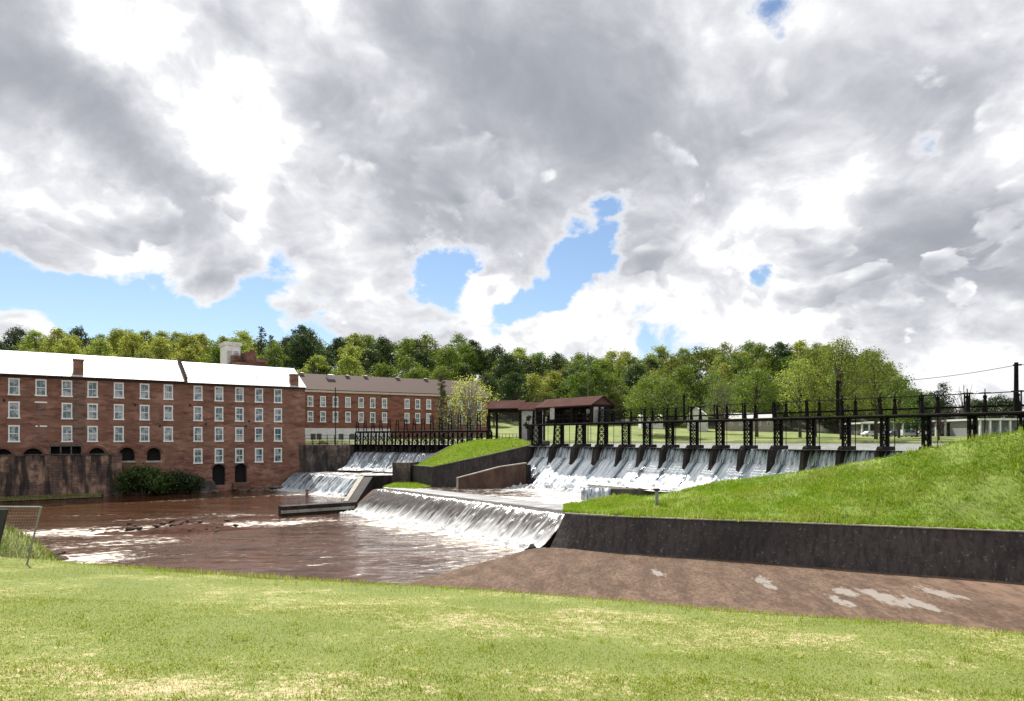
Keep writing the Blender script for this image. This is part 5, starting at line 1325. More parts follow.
def sm_parts(P, t_, L, W, ze, zr, zf):
    b = MB(); b.hexa([P(L-.9, -.02, 7.9), P(L, -.02, 7.9), P(L, .5, 7.9), P(L-.9, .5, 7.9)], [P(L-.9, -.02, zf), P(L, -.02, zf), P(L, .5, zf), P(L-.9, .5, zf)]); b.build('masonry_pier', RUBBLE, t_)
    b = MB()
    for z in (zf+1.0, zf+.5): b.beam(P(0, -.05, z), P(L, -.05, z), .07)
    for s in np.linspace(0, L, 10): b.beam(P(s, -.05, zf), P(s, -.05, zf+1.0), .05)
    b.build('railing', TIMBER, t_)
    MB().hexa([P(-.2, -.1, zf-.35), P(L+.1, -.1, zf-.35), P(L+.1, W+.1, zf-.35), P(-.2, W+.1, zf-.35)], [P(-.2, -.1, zf-.01), P(L+.1, -.1, zf-.01), P(L+.1, W+.1, zf-.01), P(-.2, W+.1, zf-.01)]).build('floor', TIMBER, t_)
    MB().hexa([P(0, -.06, ze-.75), P(L, -.06, ze-.75), P(L, -.02, ze-.75), P(0, -.02, ze-.75)], [P(0, -.06, ze-.3), P(L, -.06, ze-.3), P(L, -.02, ze-.3), P(0, -.02, ze-.3)]).build('valance', TIMBER, t_)
SU2 = Vector((.93, -.37, 0)).normalized()
shed('gate_shed', 'small open shed with maroon roof beside the grass wedge', (-3.4, 100.6), SU2, 4.9, 3.0, 12.9, 13.9, 8.05, sm_parts, .35)
def hut_parts(P, t_, L, W, ze, zr, zf):
    MB().hexa([P(.1, .02, zf), P(L-.1, .02, zf), P(L-.1, W-.05, zf), P(.1, W-.05, zf)], [P(.1, .02, ze-.02), P(L-.1, .02, ze-.02), P(L-.1, W-.05, ze-.02), P(.1, W-.05, ze-.02)]).build('wall', SIDING, t_)
    MB().hexa([P(1.0, -.03, zf+.1), P(1.9, -.03, zf+.1), P(1.9, .015, zf+.1), P(1.0, .015, zf+.1)], [P(1.0, -.03, zf+2.1), P(1.9, -.03, zf+2.1), P(1.9, .015, zf+2.1), P(1.0, .015, zf+2.1)]).build('door', TIMBER, t_)
shed('white_hut', 'small white-walled hut with brown roof between the two maroon-roofed sheds', (1.2, 97.5), Vector((.98, -.2, 0)).normalized(), 3.0, 2.6, 12.6, 13.5, 8.05, hut_parts, .3)
# tall thin pole behind the big shed
m_ = MB(); p = at(588, 430, 92); m_.tube([(p.x, p.y, 7), (p.x, p.y, EYE+(HY-352)/F*92)], .07, 6); m_.beam((p.x-.35, p.y, EYE+80/F*92), (p.x+.35, p.y, EYE+80/F*92), .06)
tag(m_.build('utility_pole', plain('grey_wood', (.10, .085, .075))), 'thin tall pole rising behind the big maroon roof', 'pole')
# ------------------------------------------------------------------ trees
BARK = plain('bark', (.060, .048, .040), .95, .4, 3)
BARK_PALE = plain('pale_bark', (.16, .14, .12), .95, .3, 3)
L_YEL = leaf('leaf_spring', (.125, .170, .026), (.27, .315, .065), .5)
L_MID = leaf('leaf_mid', (.055, .105, .012), (.130, .195, .022), .45)
L_DRK = leaf('leaf_dark', (.016, .036, .009), (.042, .076, .016), .30)
L_PIN = leaf('leaf_pine', (.016, .034, .012), (.036, .060, .020), .25)
L_OLV = leaf('leaf_olive', (.066, .105, .016), (.145, .190, .032), .48)
def leaf_cards(C, size, r, up=.3, nrm=None):
    n = len(C)
    N = r.normal(size=(n, 3)); N /= np.linalg.norm(N, axis=1)[:, None]
    if nrm is not None: N = N*.75+nrm*.8
    N[:, 2] += up; N /= np.linalg.norm(N, axis=1)[:, None]
    T = np.cross(N, r.normal(size=(n, 3))); T /= np.linalg.norm(T, axis=1)[:, None]; B_ = np.cross(N, T)
    s = (size*r.uniform(.6, 1.35, n))[:, None]
    V = np.stack([C-T*s*.5, C+B_*s*.42+T*s*.05, C+T*s*.55, C-B_*s*.42+T*s*.05], 1)
    return V.reshape(-1, 3)
def crown_pts(r, clumps, per, rc, flat=.75):
    P, Nn = [], []
    for c, k in clumps:
        n = int(per*k*k); d = r.normal(size=(n, 3)); d /= np.linalg.norm(d, axis=1)[:, None]
        rad = rc*k*r.uniform(.25, 1.0, n)**.5*(1+.25*r.normal(size=n))
        q = d*rad[:, None]; q[:, 2] *= flat; P.append(q+c); Nn.append(d)
    return np.concatenate(P), np.concatenate(Nn)
def make_tree(name, lm, H, Rr, kind, seed, per=60, ls=.5, bark=BARK, nclump=46, base=.28, rc=None):
    """a tree at the origin: Empty > trunk (with limbs), crown"""
    r = np.random.default_rng(seed)
    root = bpy.data.objects.new(name, None); COL.objects.link(root)
    tr = MB(); h0 = H*base
    lean = r.normal(size=2)*.02*H
    top = Vector((lean[0], lean[1], H*.86))
    r0 = H*.020
    tr.tube([(0, 0, -.6), (0, 0, .2), (lean[0]*.3, lean[1]*.3, H*.3), (lean[0]*.7, lean[1]*.7, H*.6), top], [r0*1.5, r0*1.1, r0*.8, r0*.5, r0*.15], 7)
    clumps = []
    if kind == 'broad':
        rc = rc or Rr*.30
        for j in range(nclump):
            a = j*2.399+r.normal()*.3; f = (j+.5)/nclump
            zz = h0+(H-h0)*(.10+.88*f); prof = math.sin(math.pi*min(1, .18+.80*f))**.7
            rad = Rr*prof*r.uniform(.35, .95)
            c = np.array([math.cos(a)*rad+lean[0]*f, math.sin(a)*rad+lean[1]*f, zz-rad*.10+r.normal()*.4]); clumps.append((c, r.uniform(.65, 1.25)))
            if j % 3 == 0:
                p0 = Vector((lean[0]*.4, lean[1]*.4, h0*.8+(zz-h0)*.45)); q = Vector(c)
                tr.tube([p0, p0.lerp(q, .5)+Vector((0, 0, .3)), q], [r0*.45, r0*.28, r0*.08], 5)
        flat = .72
    elif kind == 'pine':
        rc = rc or Rr*.34
        nl = nclump
        for j in range(nl):
            f = (j+.5)/nl; zz = h0+(H-h0)*f; a = j*2.399+r.normal()*.4
            rad = Rr*(1-f*.85)*r.uniform(.3, .95)
            c = np.array([math.cos(a)*rad, math.sin(a)*rad, zz-rad*.12]); clumps.append((c, r.uniform(.6, 1.1)*(1-.4*f)+.1))
            tr.tube([(0, 0, zz-rad*.1), tuple(c)], [r0*.25, r0*.06], 4)
        flat = .5
    elif kind in ('sparse', 'bare'):
        rc = rc or Rr*.28
        for j in range(nclump):
            a = j*2.399; f = (j+.5)/nclump; zz = h0+(H-h0)*(.15+.85*f); rad = Rr*(math.sin(math.pi*min(1, .25+.7*f))**.6)*r.uniform(.4, 1)
            q = Vector((math.cos(a)*rad, math.sin(a)*rad, zz)); p0 = Vector((0, 0, h0*.5+(zz-h0)*.35))
            m_ = p0.lerp(q, .55)+Vector((0, 0, .35))
            tr.tube([p0, m_, q], [r0*.5, r0*.28, r0*.10], 5)
            for e in range(4):
                w = Vector(r.normal(size=3)*.9+np.array([0, 0, .6])); tr.tube([m_.lerp(q, .3+.2*e), m_.lerp(q, .3+.2*e)+w], [r0*.14, r0*.05], 4, cap=False)
            clumps.append((np.array(q), r.uniform(.6, 1.2)))
        flat = .8
    t_ = tr.build('trunk', bark); t_.parent = root
    if kind != 'bare':
        P, Nn = crown_pts(r, clumps, per, rc, flat); V = leaf_cards(P, ls, r, .25, Nn)
        c_ = npmesh('crown', V, np.arange(len(V)).reshape(-1, 4), lm); c_.parent = root
    return root
def copy_tree(src, loc, rz, s, label, group=None, name=None, sz=None):
    r_ = src.copy(); COL.objects.link(r_)
    for ch in src.children:
        c = ch.copy(); COL.objects.link(c); c.parent = r_
    return put_tree(r_, loc, rz, s, label, group, sz)
def put_tree(r_, loc, rz, s, label, group, sz=None):
    r_.location = loc; r_.rotation_euler = (0, 0, rz); r_.scale = (s*(1.16 if group else 1), s*(1.16 if group else 1), sz or s)
    return tag(r_, label, 'tree', group)
PROTO = {'yel': [make_tree('broadleaf_tree', L_YEL, 16, 5.6, 'broad', 11, per=110, ls=.42), make_tree('broadleaf_tree', L_YEL, 17, 4.8, 'broad', 12, per=100, ls=.42)],
         'mid': [make_tree('broadleaf_tree', L_MID, 17, 5.6, 'broad', 13, per=110, ls=.42), make_tree('broadleaf_tree', L_MID, 16, 6.2, 'broad', 14, per=110, ls=.42)],
         'olv': [make_tree('broadleaf_tree', L_OLV, 16.5, 5.4, 'broad', 19, per=95, ls=.42)],
         'drk': [make_tree('broadleaf_tree', L_DRK, 17, 5.6, 'broad', 15, per=110, ls=.42), make_tree('broadleaf_tree', L_DRK, 16, 5.0, 'broad', 16, per=110, ls=.42)],
         'pin': [make_tree('pine_tree', L_PIN, 19, 4.6, 'pine', 17, per=54, ls=.5, nclump=44), make_tree('pine_tree', L_PIN, 20, 3.8, 'pine', 18, per=54, ls=.5, nclump=40)],
         'spr': [make_tree('spring_tree', L_OLV, 17, 5, 'sparse', 20, per=26, ls=.42, bark=BARK_PALE, nclump=30)]}
used = set()
ADJ = {'yel': 'bright yellow-green leafy tree', 'mid': 'mid-green leafy tree', 'olv': 'olive-green leafy tree', 'drk': 'dark green leafy tree', 'pin': 'dark pine tree', 'spr': 'thin half-leafed spring tree'}
def zone(px):
    return ('on the hill above the white-roofed mill' if px < 300 else 'on the hill above the brown-roofed mill' if px < 492 else
            'on the hill behind the maroon-roofed sheds' if px < 640 else 'on the hill behind the long gate walkway')
KX = [-120, 0, 25, 60, 200, 240, 262, 330, 345, 375, 420, 470, 560, 620, 700, 800, 880, 930, 1100]
KW = {'yel': [.6, .1, .2, .75, .75, .5, .10, .03, .35, .10, .04, .03, .10, .25, .28, .35, .30, .05, .1],
      'olv': [.2, .1, .2, .15, .2, .25, .10, .05, .15, .25, .22, .08, .15, .25, .22, .25, .30, .1, .2],
      'mid': [.1, .1, .1, .05, .05, .15, .15, .15, .2, .40, .32, .20, .35, .30, .36, .30, .25, .2, .3],
      'drk': [.05, .5, .4, .05, 0, .05, .38, .50, .25, .35, .46, .55, .30, .15, .10, .05, .10, .35, .2],
      'pin': [.05, .2, .1, 0, 0, .05, .30, .30, 0, 0, .10, .25, .13, .03, .02, .0, .0, .2, .1],
      'spr': [0, 0, 0, 0, 0, 0, 0, 0, 0, 0, 0, 0, .02, .02, .02, .05, .05, .1, .1]}
random.seed(4); r = np.random.default_rng(44)
spots = []
HOUSE = (690, 262)
def ok(x, y, md):
    return all((x-a)**2+(y-b)**2 > md*md for a, b in spots)
tries = 0
while len(spots) < 295 and tries < 14000:
    tries += 1
    px = r.uniform(-45, 985); d0 = 176 if px < 300 else (174 if px < 500 else 206)
    dmax = 278 if px < 900 else 300
    d = d0+(dmax-d0)*(r.random()**.85); x = (px-512)/F*d
    if px > 940 and d < 255: continue
    if abs(px-HOUSE[0]) < 15 and 238 < d < HOUSE[1]+7: continue
    if px < 300 and d < 205: continue
    if 690 < px < 790 and d < 212: continue
    if not ok(x, d, 5.6 if d > 200 else 5.4): continue
    spots.append((x, d))
    ks = list(KW); w = np.array([np.interp(px, KX, KW[k]) for k in ks]); k = ks[r.choice(len(ks), p=w/w.sum())]
    j = r.integers(len(PROTO[k])); src = PROTO[k][j]
    z = float(ground_z(x, d))-.2; s = r.uniform(.60, 1.06) if px < 900 else r.uniform(.6, .85)
    if d < 190: s *= .8
    if k == 'pin': s *= .86
    lab = ADJ[k]+' '+zone(px); grp = ADJ[k]+'s '+zone(px)
    if (k, j) not in used: used.add((k, j)); put_tree(src, (x, d, z), r.uniform(0, 6.28), s, lab, grp, s*r.uniform(.9, 1.1))
    else: copy_tree(src, (x, d, z), r.uniform(0, 6.28), s, lab, grp, sz=s*r.uniform(.9, 1.1))
for k in PROTO:
    for j, src in enumerate(PROTO[k]):
        if (k, j) not in used:
            put_tree(src, (-120-j*9, 270, 30), 0, 1, ADJ[k]+' '+zone(0), ADJ[k]+'s '+zone(0))

# the far wood beyond the ridge, one mass
def far_wood():
    r = np.random.default_rng(321); pts = []
    for k in range(1500):
        px = r.uniform(-60, 915); d = r.uniform(262, 292); x = (px-512)/F*d
        h = float(ground_z(x, min(d, 268)))+r.uniform(2, 13.0); pts.append((x, d, h))
    C = np.repeat(np.array(pts), 75, axis=0); q = r.normal(size=C.shape); q /= np.linalg.norm(q, axis=1)[:, None]
    C = C+q*r.uniform(.3, 1, (len(C), 1))**.5*np.array([2.6, 2.4, 2.0])
    V = leaf_cards(C, .62, r, .25, q)
    o = npmesh('far_wood', V, np.arange(len(V)).reshape(-1, 4), leaf('leaf_far', (.040, .075, .012), (.115, .165, .026), .45)); o['kind'] = 'stuff'
    return tag(o, 'far-off wood closing the gaps along the hill ridge', 'woods')
far_wood()
# ---- single trees one can tell apart
def solo(px, d, H, Rr, kind, lm, seed, label, ztop=None, per=110, ls=.32, base=.25, nclump=56, bark=BARK, name='broadleaf_tree', z=None, group=None):
    t_ = make_tree(name, lm, H, Rr, kind, seed, per, ls, bark, nclump, base)
    x = (px-512)/F*d; t_.location = (x, d, (float(ground_z(x, d)) if z is None else z)-.1)
    return tag(t_, label, 'tree', group)
solo(442, 130, 13.6, 2.4, 'pine', leaf('leaf_cedar', (.045, .055, .020), (.085, .10, .035), .3), 51, 'slender dull green cedar against the brick mill wall', per=220, ls=.2, base=.1, nclump=40, name='cedar_tree', z=7.3)
solo(470, 124, 12.2, 5.2, 'sparse', leaf('leaf_new', (.22, .26, .05), (.40, .43, .11), .55), 52, 'pale yellow spring tree with many stems in front of the brick mill end', per=75, ls=.22, base=.2, nclump=46, bark=BARK_PALE, name='spring_tree', z=7.2)
solo(452, 126, 10, 3.0, 'sparse', L_OLV, 53, 'thin half-leafed young tree between the slender cedar and the pale yellow tree', per=20, ls=.22, base=.2, nclump=26, bark=BARK_PALE, name='spring_tree', z=7.2)
solo(529, 95.5, 3.6, .75, 'broad', L_DRK, 54, 'small dark clipped tree before the white hut wall', per=200, ls=.14, base=.32, nclump=16, name='small_tree', z=8.0)
solo(645, 166, 13.5, 6.2, 'broad', L_MID, 55, 'round mid-green tree right of the big maroon roof, beyond the reservoir')
solo(668, 160, 13, 6.5, 'broad', L_OLV, 56, 'low spreading olive tree behind the short lamp pole, beyond the reservoir')
solo(757, 158, 15.5, 5.6, 'broad', L_MID, 57, 'mid-green tree with tall bare trunk beyond the reservoir, before the pale roof', base=.38)
solo(800, 156, 17.5, 6.5, 'broad', L_YEL, 58, 'bright green tree with straight trunk beyond the reservoir', base=.36)
solo(842, 150, 22, 7.5, 'broad', L_OLV, 59, 'largest olive-green tree beyond the reservoir, behind the tall mid-walkway pole', base=.2, nclump=80)
solo(876, 158, 20, 6.8, 'broad', L_OLV, 60, 'big rounded green tree at the right end of the tree row beyond the reservoir', base=.2, nclump=70)
solo(899, 168, 15, 5.6, 'broad', L_MID, 68, 'lower mid-green tree tapering off the right end of the tree row', base=.2)
solo(917, 178, 11.5, 4.6, 'broad', L_DRK, 69, 'smallest dark green tree at the right end of the tree row', base=.15)
solo(815, 172, 22, 7, 'broad', L_MID, 61, 'tall mid-green tree behind the bright green one beyond the reservoir', base=.25, nclump=70)
solo(722, 176, 13.5, 5.2, 'sparse', L_OLV, 62, 'thin pale-leafed tree beside the white gabled house', per=40, ls=.3, bark=BARK_PALE)
solo(939, 150, 8, 2.6, 'bare', L_OLV, 63, 'small bare tree before the brick building at right', bark=BARK, base=.3, nclump=26, name='bare_tree')
solo(965, 225, 17, 5.0, 'bare', L_OLV, 64, 'grey leafless tree above the low buildings at right', bark=BARK_PALE, base=.25, nclump=34, name='bare_tree')
solo(944, 235, 18, 6.0, 'pine', L_PIN, 65, 'dark rounded pine above the brick building at right', per=80, ls=.4, base=.2)
solo(998, 230, 13, 6.0, 'broad', L_DRK, 66, 'dark tree over the grey building at the far right', ls=.4)
solo(1012, 238, 12, 6.0, 'broad', L_DRK, 67, 'dark tree behind the thick wire pole at the far right edge', ls=.4)

# ---- bushes at the mill foot
def bush(name, c, rx, ry, rz, lm, n, ls, label, seed, cat='bush', nc=14):
    r = np.random.default_rng(seed); root = bpy.data.objects.new(name, None); COL.objects.link(root); root.location = c
    cl = []
    for j in range(nc):
        a = r.uniform(0, 6.28); q = math.sqrt(r.random())*.8; cl.append((np.array([math.cos(a)*q*rx, math.sin(a)*q*ry, rz*r.uniform(.2, .78)*(1-.35*q)]), r.uniform(.7, 1.2)))
    P, Nn = crown_pts(r, cl, n/nc, min(rx, rz)*.40, .8); P[:, 2] = np.abs(P[:, 2]); V = leaf_cards(P, ls, r, .3, Nn)
    c_ = npmesh('foliage', V, np.arange(len(V)).reshape(-1, 4), lm); c_.parent = root
    st = MB()
    for k in range(7): q = cl[k][0]; st.tube([(q[0]*.2, q[1]*.2, -.4), tuple(q)], [.06, .02], 5)
    s_ = st.build('stem', BARK); s_.parent = root
    return tag(root, label, cat)
pb = fa.p(fa.t_of(141), .2, 2.8); bush('bush', pb, 3.9, 2.6, 5.0, leaf('leaf_bush', (.030, .075, .012), (.07, .14, .02), .35), 7000, .30, 'large dark green bush at the right end of the terrace wall', 71, nc=22)
pb = fa.p(fa.t_of(174), .2, 2.3); bush('bush', pb, 4.4, 2.2, 3.5, L_DRK, 6000, .28, 'lower dark bush against the mill foot, right of the large bush', 72, nc=20)
pb = Vector((-23.5, 29.0, float(mound_z(-23.5, 29.0))-.2)); 
# ------------------------------------------------------------------ far buildings and cars
def gable_house(name, label, cat, px, d, w, dep, h, rise, wallm, roofm, ang=0.0, z=None, wins=3, door=True):
    x = (px-512)/F*d; z = float(ground_z(x, d)) if z is None else z
    U = Vector((math.cos(ang), math.sin(ang), 0)); N = Vector((U.y, -U.x, 0)); O = Vector((x, d, z))
    P = lambda s, o, zz: O+U*s+N*o+Vector((0, 0, zz))
    t_ = thing(name, label, cat, O); b = MB(); a = w/2
    for o in (0, -dep): b.quad(P(-a, o, -1.5), P(a, o, -1.5), P(a, o, h), P(-a, o, h))
    for s in (-a, a): b.poly([P(s, 0, -1.5), P(s, -dep, -1.5), P(s, -dep, h), P(s, -dep/2, h+rise), P(s, 0, h)])
    b.build('wall', wallm, t_)
    r = MB(); sl = rise/(dep/2); ov = .4
    for o0, o1 in ((ov, -dep/2), (-dep-ov, -dep/2)):
        r.hexa([P(-a-ov, o0, h-sl*ov), P(a+ov, o0, h-sl*ov), P(a+ov, o1, h+rise), P(-a-ov, o1, h+rise)], [P(-a-ov, o0, h-sl*ov+.14), P(a+ov, o0, h-sl*ov+.14), P(a+ov, o1, h+rise+.14), P(-a-ov, o1, h+rise+.14)])
    r.build('roof', roofm, t_)
    for j in range(wins):
        s = -a+w*(j+.7)/(wins+.4)
        W = MB(); W.hexa([P(s-.45, .05, 1.0), P(s+.45, .05, 1.0), P(s+.45, .004, 1.0), P(s-.45, .004, 1.0)], [P(s-.45, .05, 2.3), P(s+.45, .05, 2.3), P(s+.45, .004, 2.3), P(s-.45, .004, 2.3)])
        w_ = W.build('window', WHITE, t_); MB().quad(P(s-.37, .056, 1.08), P(s+.37, .056, 1.08), P(s+.37, .056, 2.22), P(s-.37, .056, 2.22)).build('pane', GLASS, w_)
    return t_, P
WH = plain('white_siding', (.62, .62, .60), .7, .1, 1)
GREYROOF = plain('pale_grey_roof', (.42, .41, .40), .7, .15, 1)
def front_gable(*a, **k): return gable_house(*a, ang=math.pi/2-.35, **k)
gable_house('white_house', 'white gabled house beyond the reservoir, left of the pale-roofed building', 'house', 707, 190, 6.0, 5.0, 4.4, 2.0, WH, plain('white_roof', (.72, .73, .75), .5, .08), ang=1.2)
gable_house('white_shed', 'small low white shed beyond the reservoir, right of the big maroon roof', 'shed', 652, 192, 6.2, 4.0, 2.2, .9, WH, plain('light_roof', (.55, .55, .54), .6, .1), z=12.0)
gable_house('long_building', 'long low building with pale grey roof behind the gate walkway', 'building', 750, 196, 14.5, 9.0, 2.6, 2.0, plain('tan_wall', (.30, .27, .23), .8, .15), GREYROOF, wins=5, z=11.2)
gable_house('hill_house', 'small pale house high among the trees on the hill', 'house', 690, 262, 4.8, 4.0, 5.2, 1.8, WH, GREYROOF, ang=.4, wins=2)
# low colonnaded building with flat roof at the right
def colonnade(label, px0, px1, d, ztop, zb, wallm, ncol, name='low_building', colm=WH):
    x0, x1 = (px0-512)/F*d, (px1-512)/F*d; t_ = thing(name, label, 'building', ((x0+x1)/2, d, zb))
    MB().hexa([(x0, d+2.5, zb-1), (x1, d+2.5, zb-1), (x1, d+12, zb-1), (x0, d+12, zb-1)], [(x0, d+2.5, ztop-.5), (x1, d+2.5, ztop-.5), (x1, d+12, ztop-.5), (x0, d+12, ztop-.5)]).build('wall', wallm, t_)
    MB().hexa([(x0-.6, d-.4, ztop-.48), (x1+.6, d-.4, ztop-.48), (x1+.6, d+12.5, ztop-.48), (x0-.6, d+12.5, ztop-.48)], [(x0-.6, d-.4, ztop), (x1+.6, d-.4, ztop), (x1+.6, d+12.5, ztop), (x0-.6, d+12.5, ztop)]).build('roof', colm, t_)
    for j in range(ncol+1):
        x = x0+(x1-x0)*j/ncol; MB().box((x, d, 0), (.4, .4, ztop-.5-zb+.6), z0=zb-.6).build('column', colm, t_)
        if j < ncol:
            xm = x+(x1-x0)/ncol/2; w_ = MB().hexa([(xm-.9, d+2.40, zb+.8), (xm+.9, d+2.40, zb+.8), (xm+.9, d+2.49, zb+.8), (xm-.9, d+2.49, zb+.8)], [(xm-.9, d+2.40, zb+2.4), (xm+.9, d+2.40, zb+2.4), (xm+.9, d+2.49, zb+2.4), (xm-.9, d+2.49, zb+2.4)]).build('window', GLASS, t_)
    return t_
colonnade('low building with white porch columns behind the parked cars', 886, 919, 192, 13.35, 9.1, plain('grey_brown_wall', (.20, .18, .17), .8, .2), 4)  # wall behind the columns in one grey-brown tone
colonnade('low building with narrow white-trimmed porch, partly behind the big rounded green tree', 862, 883, 196, 13.1, 9.1, plain('grey_wall', (.16, .15, .145), .8, .2), 3)
colonnade('low red-brown brick building right of the white-columned porch', 936, 964, 188, 13.5, 9.0, mat('far_brick', brick_fn((.16, .075, .055), (.12, .055, .042), (.17, .12, .10), (.2, .12, .09), Vector((1, 0, 0)), .4)), 3, name='brick_building')
colonnade('grey low building with white trim at the far right beside the tall bank', 980, 1040, 175, 13.6, 9.0, plain('grey_siding', (.22, .22, .22), .8, .2), 6)
def car(px, d, ang, col, label, van=False):
    x = (px-512)/F*d; z = float(ground_z(x, d)); U = Vector((math.cos(ang), math.sin(ang), 0)); N = Vector((-U.y, U.x, 0)); O = Vector((x, d, z))
    t_ = thing('parked_car', label, 'car', O, 'cars parked beyond the reservoir')
    P = lambda s, o, zz: O+U*s+N*o+Vector((0, 0, zz))
    prof = [(-2.2, .35), (-2.25, .8), (-2.0, .95), (-1.5, 1.0), (-.95, 1.42), (.55, 1.45), (1.15, 1.0), (2.05, .85), (2.2, .6), (2.2, .35)] if not van else [(-2.4, .35), (-2.4, 1.0), (-2.3, 1.9), (1.1, 1.95), (1.75, 1.2), (2.35, 1.0), (2.45, .6), (2.45, .35)]
    b = MB(); n = len(prof)
    tum = lambda zz: .88-.16*max(0, (zz-.95)/.55) if not van else .95-.08*max(0, (zz-1)/.9)
    b.add([P(s, -tum(zz), zz) for s, zz in prof]+[P(s, tum(zz), zz) for s, zz in prof], [tuple(range(n)), tuple(range(n, 2*n))[::-1]]+[(k, (k+1) % n, n+(k+1) % n, n+k) for k in range(n)])
    m = plain('car_paint_'+label.split()[0], col, .3, .05); b.build('body', m, t_)
    z0, z1, s0, s1 = (1.02, 1.36, -1.2, .85) if not van else (1.1, 1.75, -2.0, 1.2)
    for sg in (-1, 1):
        MB().quad(P(s0, sg*(tum(z0)+.012), z0), P(s1, sg*(tum(z0)+.012), z0), P(s1-.4, sg*(tum(z1)+.012), z1), P(s0+.25, sg*(tum(z1)+.012), z1)).build('window', GLASS, t_)
        for s in (-1.4, 1.4):
            w = MB(); w.tube([P(s, sg*.70, .33), P(s, sg*.92, .33)], .33, 14); wh = w.build('wheel', plain('tyre', (.02, .02, .02), .9), t_)
            w = MB(); w.tube([P(s, sg*.9, .33), P(s, sg*.935, .33)], .19, 12); w.build('rim', plain('rim_grey', (.4, .4, .4), .4), wh)
        MB().box(P(2.17 if not van else 2.40, sg*.6, .68), (.1, .3, .16), ax=U).build('headlight', plain('lamp_glass', (.6, .6, .58), .2), t_)
car(870, 182, .15, (.62, .63, .65), 'white sedan parked under the big rounded green tree')
car(893, 184, .2, (.05, .055, .07), 'dark sedan parked between the two white vehicles')
car(909, 181, .1, (.70, .71, .72), 'white van parked before the white porch columns', van=True)
car(921, 186, .2, (.45, .46, .48), 'silver sedan parked right of the white van')

# ------------------------------------------------------------------ rocks in the creek
def rock_mesh(seed, m):
    bm = bmesh.new(); bmesh.ops.create_icosphere(bm, subdivisions=3, radius=1); r = np.random.default_rng(seed)
    pl = r.normal(size=(9, 3)); pl /= np.linalg.norm(pl, axis=1)[:, None]; off = r.uniform(.55, .95, 9)
    for v in bm.verts:
        c = np.array(v.co)
        for n_, o_ in zip(pl, off):
            dd = c@n_-o_
            if dd > 0: c = c-n_*dd*.85
        c = c*(1+.05*r.normal()); v.co = (c[0]*1.2, c[1]*.9, c[2]*.55)
    me = bpy.data.meshes.new('rock'); bm.to_mesh(me); bm.free(); me.materials.append(m); return me
ROCK_R = plain('red_brown_rock', (.040, .018, .013), .95, .45, 2.5, bmp=.5)
ROCK_G = plain('grey_brown_rock', (.11, .085, .07), .85, .45, 2.5, bmp=.5)
RM = [rock_mesh(s, ROCK_R) for s in range(4)]; GM = [rock_mesh(s+10, ROCK_G) for s in range(4)]
r = np.random.default_rng(8)
def rock(me, x, y, z, s, label, group):
    o = bpy.data.objects.new('rock', me); COL.objects.link(o); o.location = (x, y, z); o.rotation_euler = (r.normal()*.15, r.normal()*.15, r.uniform(0, 6.28)); o.scale = (s*r.uniform(.8, 1.4), s*r.uniform(.7, 1.1), s*r.uniform(.6, 1.0))
    tag(o, label, 'rock', group)
for j in range(34):
    px = r.uniform(128, 240); py = 527+r.normal()*2.6+(px-180)*-.02; p = atz(px, py, 0); rock(RM[j % 4], p.x, p.y, .16, r.uniform(.2, .42), 'wet red-brown rock in the shoal in mid-creek', 'rocks of the mid-creek shoal')
for j in range(14):
    p = atz(r.uniform(90, 130), r.uniform(529, 534), 0); rock(RM[j % 4], p.x, p.y, -.05, r.uniform(.15, .4), 'wet red-brown rock in the shoal in mid-creek', 'rocks of the mid-creek shoal')
for j in range(30):
    u = fa.t_of(r.uniform(196, 292)); o_ = r.uniform(.8, 3.6); p = fa.p(u, .1, o_); rock(GM[j % 4], p.x, p.y, r.uniform(-.1, .35)-.12*o_+.2, r.uniform(.3, .85), 'grey-brown boulder piled along the foot of the mill', 'boulders along the mill foot')
for j in range(14):
    p = atz(r.uniform(44, 66), r.uniform(553, 562), 0); rock(RM[j % 4], p.x, p.y, 0, r.uniform(.15, .4), 'dark rock at the water edge by the grassy hummock', 'rocks by the hummock')

bx, by = np.meshgrid(np.linspace(-37, -21, 65), np.linspace(56, 68, 49))
bz = .52*np.exp(-(((bx+29.2)*.96+(by-62)*.28)/6.0)**2-(((by-62)*.96-(bx+29.2)*.28+fbm(bx, by, 4, 3, 5)*1.0)/1.1)**2)+fbm(bx, by, 1.2, 3, 6)*.07-.12
loft('silt_bar', np.stack([bx, by, bz], -1), plain('wet_silt', (.050, .021, .013), .95, .5, 2.5, bmp=.5, spec=.08))

